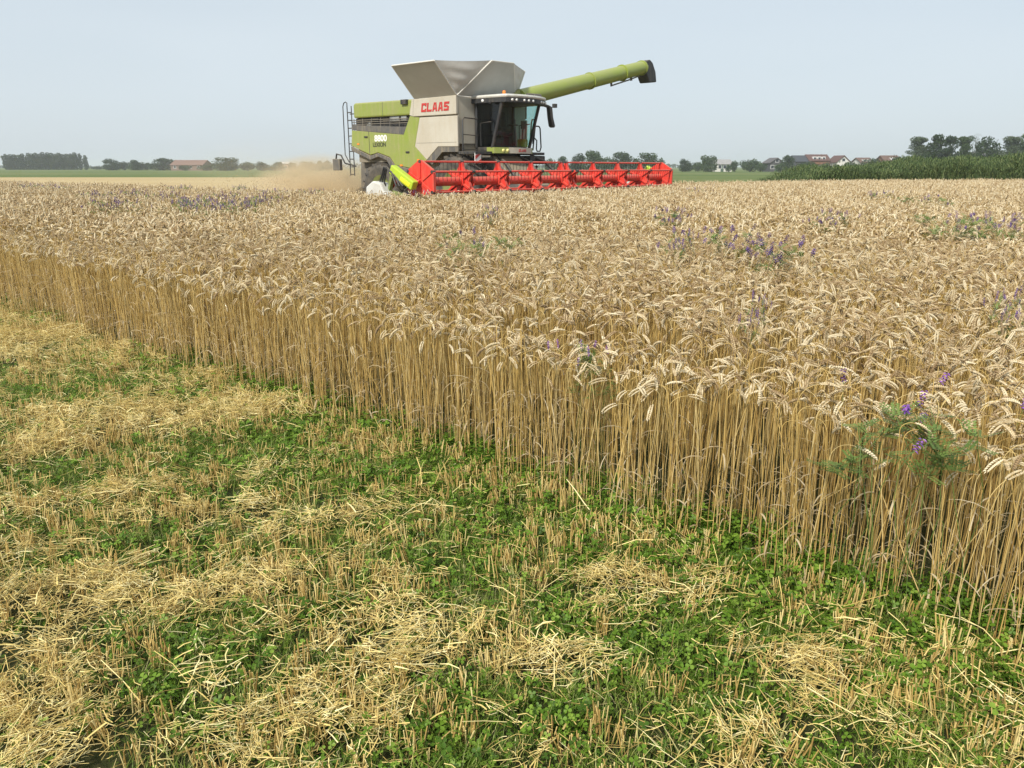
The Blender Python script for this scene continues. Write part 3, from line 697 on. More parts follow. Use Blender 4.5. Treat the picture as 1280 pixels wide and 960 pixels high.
b = part('roof_visor', M_black, roof); b.prism([(x - .02, y * .985) for x, y in prof], 3.41, 3.53, axis='z'); b.done()
for y_, in ((-.97,), (-.72,), (-.58,), (-.30,), (-.12,), (.08,), (.55,), (.72,), (.92,)):
    xx = cabx(max(-.86, min(.86, y_ * .86)), 3.5) + .145
    b = part('work_light', M_steel if False else MAT('lamp_glass', (.75, .75, .72), .2), roof)
    if y_ < -.9: b.lathe([(0, -.995), (.045, -.995), (.045, -.96)], (-2.25, 0, 3.47), 'y', 12)
    else: b.lathe([(0, .015), (.034, .015), (.034, -.03)], (xx, y_, 3.47), 'x', 12)
    b.done()
b = part('roof_vent', M_black, roof, .03); b.prism([(-1.95, 3.60), (-1.50, 3.60), (-1.60, 3.74), (-1.92, 3.77)], .62, .98); b.done()
b = part('beacon', M_orange, roof, .01); b.lathe([(0, .12), (.04, .115), (.05, .09), (.05, 0), (0, 0)], (-1.72, -.62, 3.63), 'z', 14); b.done()
b = part('seat', M_seat, cab, .05); b.box((-2.55, -.28, 2.5), (-2.05, .28, 2.66)); b.box((-2.60, -.28, 2.6), (-2.44, .28, 3.22)); b.box((-2.5, -.15, 2.17), (-2.15, .15, 2.5)); b.done()
b = part('steering_column', M_black, cab); b.tube([(-1.85, .05, 2.17), (-1.95, .05, 2.80)], .05, 8); b.lathe([(.17, -.015), (.19, 0), (.17, .015), (.155, 0), (.17, -.015)], (-1.97, .05, 2.82), 'z', 20); b.done()
for ya, yb in ((-.5, -.62), (.46, .36)):
    b = part('display_arm', M_black, cab); b.tube([(-1.95, ya, 2.17), (-1.88, ya, 2.88)], .02, 6); b.box((-1.9, min(yb, ya - .09), 2.72), (-1.86, max(yb + .24, ya + .09) if ya < 0 else ya + .1, 2.95)); b.done()
b = part('storage_box', M_limeb, cab, .03); b.box((-2.05, .36, 2.19), (-1.82, .62, 2.42)); b.done()
# green and pale front under the windscreen
prof = [(cabx(y_ * .86 / .9, 2.18) + .10, y_) for y_ in np.linspace(-.9, .9, 13)]
b = part('front_apron', [M_lime, M_cream])
for i in range(12):
    (xa, ya), (xb, yb) = prof[i], prof[i + 1]; mi = 0 if (i < 3 or i > 10) else 1
    b.add([(xa, ya, 1.99), (xb, yb, 1.99), (xb, yb, 2.16), (xa, ya, 2.16), (xa - .3, ya, 1.99), (xb - .3, yb, 1.99), (xb - .3, yb, 2.16), (xa - .3, ya, 2.16)], [(0,1,2,3), (3,2,6,7), (0,4,5,1), (0,3,7,4), (1,5,6,2)], mi)
ap = b.done()
b = part('lettering', M_redl, ap)
FR = lambda y, z, x: Matrix.Translation((x, y, z)) @ Matrix(((0, 0, 1, 0), (1, 0, 0, 0), (0, 1, 0, 0), (0, 0, 0, 1)))
bl = MB(); block_letters(bl, 'CLAAS', 0, 0, .075, .065, .012, 0, .006)
b.add([(prof[6][0] - .25 * (yy - .0) ** 2 + .006 - v[1], yy, 2.035 + v[2]) for v in bl.v for yy in (v[0] - .05,)], bl.f); b.done()
for y_ in (-.62, -.48):
    b = part('headlight', MAT('lamp_yellow', (.75, .7, .25), .25), ap); b.lathe([(0, .02), (.045, .02), (.05, -.02)], (cabx(y_, 2.18) + .11, y_, 2.07), 'x', 12); b.done()
# platform, railings, mirrors, sign
for y0, y1 in ((-1.62, -.90), (.90, 1.62)):
    b = part('platform', M_black, bevel=.01); b.box((-2.66, y0, 1.96), (-1.95, y1, 2.04)); b.done()
b = part('railing', M_black)
b.tube([(-2.52, -1.56, 2.04), (-2.52, -1.56, 2.92), (-2.52, -1.50, 2.99), (-2.52, -.90, 2.97), ], .02, 6); b.tube([(-2.52, -1.56, 2.52), (-2.52, -.90, 2.5)], .014, 6); b.tube([(-2.52, -1.56, 2.1), (-2.52, -.9, 2.1)], .014, 6); b.done()
b = part('railing', M_black)
b.tube([(-2.05, .98, 2.05), (-2.0, .99, 2.9), (-2.0, 1.03, 3.02), (-2.0, 1.16, 3.02), (-2.0, 1.2, 2.9), (-2.0, 1.08, 2.1)], .022, 6)
b.tube([(-2.1, 1.2, 2.3), (-2.1, 1.27, 2.78), (-2.1, 1.34, 2.84), (-2.1, 1.50, 2.84), (-2.1, 1.56, 2.78), (-2.1, 1.62, 2.2), (-2.1, 1.56, 2.08), (-2.1, 1.42, 2.08), (-2.1, 1.38, 2.15), (-2.1, 1.4, 2.4), (-2.1, 1.3, 2.47), (-2.1, 1.2, 2.42)], .022, 6); b.done()
b = part('mirror_arm', M_black); b.tube([(-1.75, .95, 3.45), (-1.8, 1.35, 3.46), (-1.86, 1.68, 3.43)], .05, 8); ma = b.done()
b = part('mirror', M_black, ma, .02); b.prism([(1.66, 3.46), (1.78, 3.42), (1.84, 3.10), (1.95, 2.86), (1.90, 2.80), (1.80, 2.84), (1.73, 3.08)], -1.95, -1.78, axis='x'); b.done()
b = part('front_camera', M_black, ma, .01); b.box((-1.8, 1.78, 3.40), (-1.68, 1.9, 3.52)); b.done()
b = part('mirror_arm', M_black); b.tube([(-2.0, -.95, 3.42), (-1.9, -1.05, 3.40)], .03, 8); b.done()
b = part('warning_sign', [MAT('sign_white', (.7, .68, .64), .5), M_redl]); b.box((-2.00, -1.62, 1.70), (-1.975, -1.36, 2.0), 0)
for z_ in (-.16, .10): 
    q = [(-1.62, z_), (-1.36, z_ + .17), (-1.36, z_ + .29), (-1.62, z_ + .12)]; q = [(y_, min(.30, max(0, z0)) + 1.70) for y_, z0 in q]
    b.prism(q, -1.976, -1.970, 1, axis='x')
b.done()
b = part('tool_box', M_black, bevel=.03); b.box((-2.5, .95, 1.68), (-2.0, 1.72, 1.94)); b.done()
# wheels
def wheel(cx, cy, r, w):
    h = empty('wheel', (cx, cy, r)); h.parent = combine
    b = MB(); hw = w / 2
    b.lathe([(r * .55, -hw * .8), (r * .80, -hw), (r * .93, -hw * .95), (r * .96, -hw * .5), (r * .965, 0), (r * .96, hw * .5), (r * .93, hw * .95), (r * .80, hw), (r * .55, hw * .8)], (0, 0, 0), 'y', 40)
    for k in range(22):
        for sg in (1, -1):
            a = 2 * math.pi * (k + (.5 if sg > 0 else 0)) / 22; M = Matrix.Rotation(a, 4, 'Y') @ Matrix.Translation((0, sg * hw * .5, r * .965)) @ Matrix.Rotation(sg * .7, 4, 'Z')
            b.box((-.035, -hw * .62, -.03), (.035, hw * .62, .05), 0, M)
    b.build('tyre', M_rubber, h)
    b = MB(); b.lathe([(0, -hw * .30), (r * .2, -hw * .35), (r * .22, -hw * .2), (r * .48, -hw * .25), (r * .56, -hw * .82), (r * .58, -hw * .8), (r * .58, hw * .8), (r * .5, hw * .3), (0, hw * .3)], (0, 0, 0), 'y', 32); b.build('rim', M_olive, h)
    b = MB(); b.lathe([(0, -.06), (r * .12, -.05), (r * .13, .02)], (0, -hw * .3, 0), 'y', 16); b.build('hub', M_redl, h)
for cy in (-1.22, 1.22): wheel(-2.95, cy, .98, .66); wheel(-6.35, cy * 1.1, .86, .5)
b = part('rear_axle', M_black); b.box((-6.5, -1.1, .62), (-6.2, 1.1, .86)); b.done()
b = part('front_axle', M_black); b.box((-3.15, -1.0, .8), (-2.75, 1.0, 1.2)); b.done()
# feeder house and header
b = part('feeder_house', M_dgrey, bevel=.03); b.prism([(-2.75, 1.95), (-2.1, 1.92), (-1.0, 1.05), (-1.0, .42), (-2.2, .95), (-2.75, 1.2)], -.72, .72); b.done()
b = part('lift_frame', M_black); 
for y_ in (-.5, .5, 1.2): b.tube([(-2.2, y_, 1.95), (-1.75, y_ * 1.15, 1.75), (-1.2, y_ * 1.3, 1.25)], .05, 8)
b.done()
header = empty('cutting_header', (0, 0, 0)); header.parent = combine
b = part('trough', [M_olive, M_tan], header); b.box((-1.15, -5.72, .35), (-1.09, 5.72, .98), 0); b.box((-1.09, -5.72, .33), (.55, 5.72, .39), 0); b.box((-1.0, -5.6, .39), (.4, 5.6, .52), 1); b.done()
b = part('intake_auger', M_dusty, header); b.tube([(-.75, -5.5, .75), (-.75, 5.5, .75)], .17, 16)
for k in range(70):
    y_ = -5.4 + k * .155; a = k * .9; b.lathe([(.16, -.006), (.27, -.006), (.27, .006), (.16, .006)], (-.75, y_, .75), 'y', 16)
b.done()
b = part('knife_bar', M_steel, header); b.box((.55, -5.7, .33), (.62, 5.7, .36))
for k in range(90): b.prism([(.60, -5.6 + k * .125), (.72, -5.55 + k * .125), (.60, -5.5 + k * .125)], .335, .35, axis='z')
b.done()
for sy in (-1, 1):
    y0, y1 = sorted((5.74 * sy, 5.80 * sy))
    b = part('end_plate', M_olive, header, .01); b.prism([(-1.15, .35), (.6, .35), (1.0, .45), (.2, .85), (-.9, 1.05), (-1.15, 1.0)], y0, y1); b.done()
    y0, y1 = sorted((5.78 * sy, 6.08 * sy))
    b = part('crop_divider', M_white, header, .04); b.prism([(-1.55, .60), (-1.53, 1.12), (-1.26, 1.27), (-.98, 1.22), (-.88, 1.04), (-.50, .72), (-.42, .60)], y0, y1); b.done()
    # drive guard: a slanting green box with yellow cover, frame and hoses
    M = Matrix.Translation((-.33, 5.88 * sy, 1.35)) @ Matrix.Rotation(R(27), 4, 'Y')
    b = part('drive_guard', [M_limeb, M_yellow], header, .025); b.box((-.44, -.09, -.11), (.42, .09, .11), 0, M); b.box((-.02, -.105, -.08), (.35, .105, .03), 1, M); dg = b.done()
    b = part('drive_frame', M_olive, header, .01); yy = 5.84 * sy
    b.prism([(-1.15, .75), (-1.02, .75), (-.80, 1.52), (-.66, 1.62), (-.60, 1.54), (-.70, 1.44), (-.90, .98), (-.25, .95), (-.25, .82), (-.9, .84)], yy - .05, yy + .05); b.box((-1.12, yy - .09, .60), (-.15, yy + .09, .80)); b.done()
    b = part('hose', M_black, header)
    for k in range(3): b.tube([(-1.02 + .06 * k, yy - .08 * sy * -1, .9), (-1.14 + .08 * k, yy + .10 * sy, 1.25), (-.94 + .05 * k, yy + .12 * sy, 1.60), (-.66 + .1 * k, yy + .13 * sy, 1.48 - .08 * k), (-.52 + .12 * k, yy + .12 * sy, 1.15)], .024, 7)
    b.done()
RC = Vector((0, 0, 1.25)); RR = .485
def star(mb, y, r=RR, solid=False, th=.035):
    if solid:
        pts = [(RC.x + r * 1.04 * math.cos(R(90 + 60 * k) + d), RC.z + r * 1.04 * math.sin(R(90 + 60 * k) + d)) for k in range(6) for d in (-.09, .09)]
        mb.prism(pts, y - th, y + th)
        for k in range(6):
            a = R(90 + 60 * k); M = Matrix.Translation((RC.x, y, RC.z)) @ Matrix.Rotation(-a, 4, 'Y'); mb.box((.10, -th - .025, -.03), (r * .9, th + .025, .03), 0, M)
    else:
        pts = []
        for k in range(6):
            a = R(90 + 60 * k)
            for rr, d in ((.27, -.52), (.36, -.19), (r, -.07), (r, .07), (.36, .19)): pts.append((RC.x + rr * math.cos(a + d), RC.z + rr * math.sin(a + d)))
        mb.prism(pts, y - th, y + th)
        for k in range(6):
            a = R(90 + 60 * k); M = Matrix.Translation((RC.x, y, RC.z)) @ Matrix.Rotation(-a, 4, 'Y'); mb.box((.10, -th - .05, -.022), (r * .93, th + .05, .022), 0, M)
        mb.tube([(RC.x, y - .10, RC.z), (RC.x, y + .10, RC.z)], .15, 12)
        mb.tube([(RC.x, y + .125, RC.z), (RC.x, y + .145, RC.z)], .33, 6)
for seg, (ya, yb) in enumerate(((-5.62, -.10), (.16, 5.64))):
    reel = empty('reel', (0, 0, 0)); reel.parent = combine
    b = part('reel_tube', M_red, reel); b.tube([(0, ya, RC.z), (0, yb, RC.z)], .11, 18); b.done()
    for k in range(5):
        b = part('reel_star', M_red, reel); end = (k == 0 and seg == 0) or (k == 4 and seg == 1)
        star(b, ya + (yb - ya) * k / 4, RR, end); b.done()
    for k in range(6):
        a = R(90 + 60 * k); c = (RC.x + RR * .97 * math.cos(a), RC.z + RR * .97 * math.sin(a))
        b = part('tine_bar', [M_red, M_black], reel); b.tube([(c[0], ya, c[1]), (c[0], yb, c[1])], .024, 8, 0)
        for q in range(int((yb - ya) / .14)):
            y_ = ya + .07 + q * .14; b.tube([(c[0], y_, c[1]), (c[0] - .03, y_, c[1] - .10), (c[0] - .02, y_, c[1] - .22)], .007, 3, 1, False)
        for q in range(5):
            y_ = ya + (yb - ya) * q / 4; b.tube([(c[0], y_ - .05, c[1]), (c[0], y_ + .05, c[1])], .04, 8, 1)
        b.done()
for y_ in (-5.72, .03, 5.74):
    b = part('reel_arm', M_olive if abs(y_) < 1 else M_red, header); b.tube([(-1.12, y_, 1.0), (-.7, y_, 1.31), (.05, y_, 1.25)], .045, 8); b.done()

# ---------------------------------------------------------------- trees, bushes, houses, reeds
M_bark = MAT('bark', (.07, .055, .04), 0.9, var=.6, var_scale=5)
def leafmat(name, a, b_, c): return MAT(name, a, .6, rnd=[a, b_, c], transl=.15, spec=.25)
M_lf1 = leafmat('foliage_dark', (.014, .032, .011), (.026, .050, .017), (.045, .074, .026))
M_lf2 = leafmat('foliage_mid', (.022, .045, .013), (.038, .070, .021), (.065, .10, .034))
M_lf3 = leafmat('foliage_grey', (.045, .070, .038), (.070, .100, .055), (.110, .140, .080))
def crown_mesh(name, lobes, n, size, mat, seed):
    """many leaf clumps spread through the outer part of overlapping lobes; unit height 1"""
    q = np.random.default_rng(seed); vs = []; val = []
    vol = np.array([l[3] * l[4] * l[5] for l in lobes]) ** .67; cnt = (n * vol / vol.sum()).astype(int)
    for (cx, cy, cz, rx, ry, rz), m in zip(lobes, cnt):
        d = q.normal(size=(m, 3)); d /= np.linalg.norm(d, axis=1)[:, None]
        rad = q.uniform(.55, 1.0, m) ** .6 * (1 + q.normal(0, .07, m)); lv = q.random()
        c = d * rad[:, None] * [rx, ry, rz] + [cx, cy, cz]
        u = q.normal(size=(m, 3)); u /= np.linalg.norm(u, axis=1)[:, None]
        w = np.cross(u, q.normal(size=(m, 3))); w /= np.linalg.norm(w, axis=1)[:, None]
        s = size * q.uniform(.5, 1.3, m)[:, None]
        vs.append(np.stack([c - u * s, c + w * s * .6, c + u * s, c - w * s * .6], 1)); val.append(np.repeat(np.clip(lv * .6 + q.random(m) * .5, 0, 1), 4))
    vs = np.concatenate(vs).reshape(-1, 3); val = np.concatenate(val)
    me = bpy.data.meshes.new(name); me.from_pydata(vs.tolist(), [], np.arange(len(vs)).reshape(-1, 4).tolist()); me.materials.append(mat)
    a = me.attributes.new('v', 'FLOAT', 'POINT'); a.data.foreach_set('value', val.astype(np.float32)); return me
def trunk_mesh(top, spread, limbs, r):
    b = MB(); b.tube([(0, 0, 0), (.01, 0, top * .4), (-.01, .01, top)], [r, r * .8, r * .35], 8)
    for k in range(limbs):
        z = top * random.uniform(.3, .85); a = random.uniform(0, 6.283); L = spread * random.uniform(.5, 1)
        b.tube([(0, 0, z), (L * .5 * math.cos(a), L * .5 * math.sin(a), z + .10), (L * math.cos(a), L * math.sin(a), z + .24)], [r * .4, r * .28, r * .1], 5)
    return b.mesh('trunk', M_bark)
def lobes_round(k, seed):
    q = random.Random(seed); L = [(0, 0, .40, .38, .38, .46), (.12, .08, .24, .34, .34, .26), (-.12, -.08, .24, .34, .34, .26)]
    for i in range(k):
        a = q.uniform(0, 6.283); r = q.uniform(.10, .27); L.append((r * math.cos(a), r * math.sin(a), q.uniform(.20, .82), q.uniform(.13, .22), q.uniform(.13, .22), q.uniform(.10, .18)))
    return L
def lobes_airy(k, seed):
    q = random.Random(seed); L = []
    for i in range(k):
        z = q.uniform(.16, .93); a = q.uniform(0, 6.283); r = q.uniform(0.02, .27) * (1.05 - abs(z - .55) * 1.3); L.append((r * math.cos(a), r * math.sin(a), z, q.uniform(.08, .16), q.uniform(.08, .16), q.uniform(.05, .10)))
    return L
def lobes_poplar(k, seed):
    q = random.Random(seed); L = []
    for i in range(k):
        z = .07 + .88 * i / (k - 1); w = .155 * math.sin(math.pi * (.16 + .74 * i / (k - 1))) ** .5; L.append((q.gauss(0, .02), q.gauss(0, .02), z, w, w, .10))
    return L
def lobes_bush(k, seed):
    q = random.Random(seed); L = [(0, 0, .42, .5, .45, .42)]
    for i in range(k): L.append((q.uniform(-.45, .45), q.uniform(-.4, .4), q.uniform(.3, .7), q.uniform(.16, .28), q.uniform(.16, .28), q.uniform(.14, .28)))
    return L
KINDS = {
    'round': [(trunk_mesh(.6, .25, 5, .035), crown_mesh('crown', lobes_round(13, s), 4200, .030, m, s)) for s, m in ((1, M_lf1), (2, M_lf2), (3, M_lf1), (4, M_lf2))],
    'airy': [(trunk_mesh(.85, .25, 9, .022), crown_mesh('crown', lobes_airy(46, s), 6500, .022, m, s)) for s, m in ((11, M_lf3), (12, M_lf1), (13, M_lf1), (14, M_lf2))],
    'thin': [(trunk_mesh(.9, .18, 10, .016), crown_mesh('crown', lobes_airy(24, s), 900, .013, M_lf3, s)) for s in (21, 22)],
    'poplar': [(trunk_mesh(.85, .08, 5, .02), crown_mesh('crown', lobes_poplar(9, s), 2600, .026, M_lf1, s)) for s in (31, 32, 33, 34)],
    'bush': [(trunk_mesh(.4, .25, 4, .03), crown_mesh('crown', lobes_bush(10, s), 2200, .042, m, s)) for s, m in ((41, M_lf2), (42, M_lf1), (43, M_lf2))],
}
used_kind = {}
def tree(kind, name, px, ytop, D, wpx, label, group=None, cat='tree'):
    i = used_kind.get(kind, 0); used_kind[kind] = i + 1
    tm, cm = KINDS[kind][i % len(KINDS[kind])]
    p = at(px, 208.5, D); H = at(px, ytop, D).z / .95
    mpp = D / FPX / CP
    base_w = {'round': .70, 'airy': .54, 'thin': .5, 'poplar': .31, 'bush': 1.15}[kind]
    w = wpx * mpp / base_w
    e = empty(name, (p.x, D, 0), random.uniform(0, 6.283)); e.scale = (w, w, H)
    t = bpy.data.objects.new('trunk', tm); C.objects.link(t); t.parent = e
    c = bpy.data.objects.new('crown', cm); C.objects.link(c); c.parent = e
    return tag(e, label, cat, group)
# the poplar row far left
for i, px in enumerate((9, 14, 19.5, 25, 30)):
    tree('poplar', 'poplar_tree', px, 194.5 + random.uniform(-1, 1), 440, 8.5, 'dark poplar in the short left block of the far poplar row', 'poplars in the short left block')
for i, px in enumerate((37, 42, 46.5, 51, 56, 61, 66, 70.5, 75, 80, 85, 90, 94.5)):
    tree('poplar', 'poplar_tree', px, 193.5 + random.uniform(-1.3, 1), 440, 8.5, 'dark poplar standing close in the long block of the far poplar row', 'poplars in the long block')
tree('poplar', 'poplar_tree', 101, 193.5, 440, 6, 'narrow poplar just beyond the right end of the long poplar block')
tree('poplar', 'poplar_tree', 107.5, 195.5, 440, 6, 'shorter last poplar at the right end of the poplar row')
tree('bush', 'shrub', 121, 208, 470, 15, 'low pale shrubs right after the poplar row', cat='shrub')
tree('round', 'broadleaf_tree', 140, 197.5, 380, 18, 'dark round tree leading the clump right of the poplar row')
tree('bush', 'broadleaf_tree', 155, 200.5, 385, 13, 'low tree behind the dark round tree that leads the left clump')
tree('round', 'broadleaf_tree', 169, 199.5, 380, 14, 'twin topped tree in the middle of the clump right of the poplars')
tree('bush', 'broadleaf_tree', 184, 202, 385, 20, 'low wide tree between the twin topped tree and the big dome')
tree('round', 'broadleaf_tree', 204, 196.5, 375, 26, 'big dome shaped tree left of the barn with the reddish roof')
tree('bush', 'shrub', 219, 207, 372, 9, 'small bush against the left end of the reddish barn', cat='shrub')
tree('bush', 'shrub', 231, 205.5, 346, 14, 'low bush in front of the left half of the reddish barn', cat='shrub')
tree('bush', 'shrub', 257, 205, 345, 18, 'grey green bush in front of the right end of the reddish barn', cat='shrub')
tree('round', 'broadleaf_tree', 282, 195.5, 340, 28, 'broad lone tree right of the reddish barn')
tree('bush', 'broadleaf_tree', 309, 201, 350, 22, 'low spreading tree right of the broad lone tree')
tree('round', 'broadleaf_tree', 328, 201.5, 345, 13, 'small round tree midway between the lone tree and the straw dust')
tree('round', 'broadleaf_tree', 348, 202, 345, 11, 'small dark tree left of the white roofed farmhouse')
tree('bush', 'shrub', 341, 207, 340, 24, 'long low shrub under the small trees left of the dust', cat='shrub')
tree('round', 'broadleaf_tree', 366, 203, 350, 10, 'small tree at the right end of the white roofed farmhouse, left edge of the dust')
for px, yt, w in ((381, 201, 12), (391, 201.5, 10), (400, 200.5, 9), (410, 200, 10)):
    tree('round', 'broadleaf_tree', px, yt, 350, w, 'pale hazy tree seen through the dust left of the combine', 'trees in the dust left of the combine')
# behind the reel
tree('bush', 'shrub', 687, 197, 260, 16, 'low pale bush behind the cab, left of the dark round tree', cat='shrub')
tree('round', 'broadleaf_tree', 703, 194, 250, 14, 'dark round tree just right of the cab above the reel')
tree('round', 'broadleaf_tree', 722.5, 190.5, 255, 16, 'dark oval tree, second right of the cab above the reel')
tree('round', 'broadleaf_tree', 742, 187.5, 250, 22, 'tallest dark round tree behind the right half of the reel')
tree('bush', 'broadleaf_tree', 759, 194, 265, 20, 'pale low tree between two dark trees behind the reel')
tree('round', 'broadleaf_tree', 775.5, 188, 255, 21, 'dark tree with a flat top in the middle behind the right reel half')
tree('bush', 'broadleaf_tree', 791, 194.5, 255, 13, 'small dark tree left of the bright domed tree behind the reel')
tree('round', 'broadleaf_tree', 808, 189, 250, 24, 'bright green domed tree behind the far end of the reel')
tree('bush', 'shrub', 825, 196, 255, 12, 'small dark bush at the far end of the reel', cat='shrub')
# right of the header
tree('round', 'broadleaf_tree', 857, 197.5, 270, 13, 'small pointed tree just right of the reel end')
tree('bush', 'shrub', 873, 201, 275, 18, 'low dark bush between the pointed tree and the dark round tree', cat='shrub')
tree('round', 'broadleaf_tree', 886.5, 193.5, 262, 17, 'dark round tree left of the white house')
tree('bush', 'shrub', 918, 199, 262, 9, 'small upright bush right of the white house', cat='shrub')
tree('bush', 'broadleaf_tree', 938, 197.5, 265, 26, 'wide low tree clump left of the dark gabled house')
tree('bush', 'shrub', 951, 203, 262, 14, 'low bush in front of the dark gabled house', cat='shrub')
tree('round', 'broadleaf_tree', 983, 192.5, 262, 14, 'round tree right of the dark gabled house')
tree('bush', 'shrub', 1012, 200, 255, 16, 'bush hiding the left wall of the long red roofed house', cat='shrub')
tree('bush', 'shrub', 1031, 202, 258, 13, 'low bush between the red roofed house and the red gabled house', cat='shrub')
tree('bush', 'shrub', 1062, 200.5, 255, 16, 'dark bush right of the red gabled house', cat='shrub')
tree('bush', 'broadleaf_tree', 1090, 195.5, 255, 19, 'rounded tree between the two brown roofed houses')
tree('round', 'broadleaf_tree', 1121, 194.5, 262, 10, 'small tree above the right end of the last brown roofed house')
for px, yt, w in ((911, 205, 8), (975, 203, 12), (1003, 202, 12), (1046, 204.5, 10), (1075, 204, 12), (1104, 204, 14), (1022, 204, 12)):
    tree('bush', 'shrub', px, yt, 250, w, 'small dark garden bush in front of the row of houses', 'garden bushes before the houses', cat='shrub')
# the tall group at the right
tree('bush', 'shrub', 1141, 190.5, 165, 18, 'rounded shrub at the left foot of the tall right hand trees', cat='shrub')
tree('airy', 'tall_tree', 1147, 173, 175, 26, 'pale airy tree leading the tall group on the left')
tree('airy', 'tall_tree', 1165, 169.5, 172, 23, 'dark dense tall tree, second of the group from the left')
tree('airy', 'tall_tree', 1184, 170.5, 172, 20, 'dark tall tree in the middle of the tall group')
tree('airy', 'tall_tree', 1202, 172, 172, 20, 'grey green tall tree left of the sparse thin one')
tree('thin', 'tall_tree', 1215, 169, 178, 10, 'sparse thin pale tree between two dark tall trees')
tree('round', 'tall_tree', 1232, 168, 172, 27, 'tall dark leaning tree between the two grey barn roofs')
tree('bush', 'shrub', 1217, 184, 174, 24, 'dark mass of shrub under the sparse thin tree', cat='shrub')
tree('airy', 'tall_tree', 1262, 172.5, 168, 24, 'dark pointed tree right of the second grey barn roof')
tree('round', 'tall_tree', 1284, 168, 168, 30, 'big dark tree cut by the right edge of the picture')
tree('bush', 'shrub', 1262, 190, 166, 34, 'wide shrub under the dark pointed tree at the right', cat='shrub')
tree('bush', 'shrub', 1190, 192, 168, 40, 'long low shrub under the middle of the tall group', cat='shrub')

def house(name, px, D, wpx, eave, ridge, depth, label, wall, roofc, gable=False, wins=2, chimney=False, cat='house', yaw=0.0, door=True, dormer=None):
    """eave and ridge given as picture rows; the long side (or the gable) looks at the camera"""
    mpp = D / FPX / CP; w = wpx * mpp; p = at(px, 208.5, D); ze = at(px, eave, D).z; zr = at(px, ridge, D).z
    root = empty(name, (p.x, D, 0), yaw); tag(root, label, cat)
    mw = MAT('house_wall', wall, .8, var=.4, var_scale=.8); mr = MAT('house_roof', roofc, .8, var=.5, var_scale=1.0)
    mg = MAT('house_window', (.03, .035, .045), .15); mwh = MAT('window_frame', (.7, .7, .68), .6)
    hw, hd = w / 2, depth / 2
    b = MB()
    if gable:
        b.prism([(-hw, 0), (hw, 0), (hw, ze), (0, zr), (-hw, ze)], -hd, hd)
    else: b.prism([(-hd, 0), (hd, 0), (hd, ze), (0, zr), (-hd, ze)], -hw, hw, axis='x')
    b.build('wall', mw, root)
    b = MB(); o = .35; th = .22
    if gable:
        sl = (zr - ze) / hw
        for sg in (-1, 1): b.prism([(0, zr + .02), (sg * (hw + o), ze - o * sl + .02), (sg * (hw + o), ze - o * sl + th), (0, zr + th + .05)], -hd - o, hd + o)
    else:
        sl = (zr - ze) / hd
        for sg in (-1, 1): b.prism([(0, zr + .02), (sg * (hd + o), ze - o * sl + .02), (sg * (hd + o), ze - o * sl + th), (0, zr + th + .05)], -hw - o, hw + o, axis='x')
    rf = b.build('roof', mr, root)
    if chimney:
        b = MB(); b.box((hw * .4, -.3, zr - .5), (hw * .4 + .6, .3, zr + .8)); b.build('chimney', mw, rf)
    if dormer:
        for dx in dormer:
            b = MB(); b.box((dx * hw - .55, -hd * .85, ze + .25), (dx * hw + .55, 0, ze + (zr - ze) * .72)); dm = b.build('dormer', mwh, rf)
            b = MB(); b.box((dx * hw - .4, -hd * .85 - .03, ze + .45), (dx * hw + .4, -hd * .85, ze + (zr - ze) * .6)); b.build('pane', mg, dm)
    n = max(1, wins)
    for k in range(n):
        cx = -hw + w * (k + .5) / n
        for z0 in ((.9, ) if ze < 4 else (.9, 3.2)):
            if z0 + 1.2 > ze: continue
            b = MB(); b.box((cx - .6, -hd - .05, z0), (cx + .6, -hd - .004, z0 + 1.25)); f_ = b.build('window', mwh, root)
            b = MB(); b.box((cx - .48, -hd - .06, z0 + .12), (cx + .48, -hd - .05, z0 + 1.13)); b.build('pane', mg, f_)
    if gable:
        b = MB(); b.box((-.6, -hd - .05, ze + .1), (.6, -hd - .004, ze + 1.2)); f_ = b.build('window', mwh, root)
        b = MB(); b.box((-.48, -hd - .06, ze + .2), (.48, -hd - .05, ze + 1.1)); b.build('pane', mg, f_)
    if door:
        b = MB(); b.box((-.5, -hd - .04, 0), (.5, -hd - .003, 2.1)); b.build('door', MAT('door_paint', (.05, .09, .06), .6), root)
    return root
BR = (.22, .10, .06); WH = (.62, .60, .56); DK = (.06, .06, .065); RD = (.105, .05, .04); BN = (.13, .075, .055)
house('barn', 240, 360, 36, 206.5, 200.8, 12, 'long low barn with a faded reddish roof on the far left skyline', (.20, .13, .10), (.20, .115, .085), wins=4, cat='barn')
house('farmhouse', 358, 360, 9, 204.8, 203.2, 7, 'low farmhouse with a pale roof at the left edge of the dust', (.35, .2, .15), (.55, .53, .5), wins=2, cat='house')
house('house', 899, 275, 22, 205.3, 200.2, 8, 'white house with grey roof and low annex right of the reel end', WH, (.30, .29, .28), wins=4)
house('house', 966, 270, 15, 203.5, 198.2, 8, 'dark gabled house with white edged windows', DK, (.10, .09, .09), gable=True, wins=3)
house('house', 997, 275, 14, 202, 195.2, 8, 'dark grey house half hidden behind the round tree', DK, (.045, .05, .06), wins=2)
house('house', 1018.5, 275, 23, 201, 194, 8, 'long red roofed house with white dormers', BR, RD, wins=3, dormer=(-.45, .0, .45))
house('house', 1047.5, 270, 15, 202.5, 195.3, 8, 'small house with red gable above a white front', WH, RD, gable=True, wins=3)
house('house', 1077, 275, 14, 203.5, 198, 8, 'brown roofed house with a white upper window strip', WH, BN, wins=3, dormer=(-.3, .3))
house('house', 1109, 270, 18, 202, 195.3, 8, 'last brown roofed house with white windows before the tall trees', BR, BN, wins=3, dormer=(.0,))
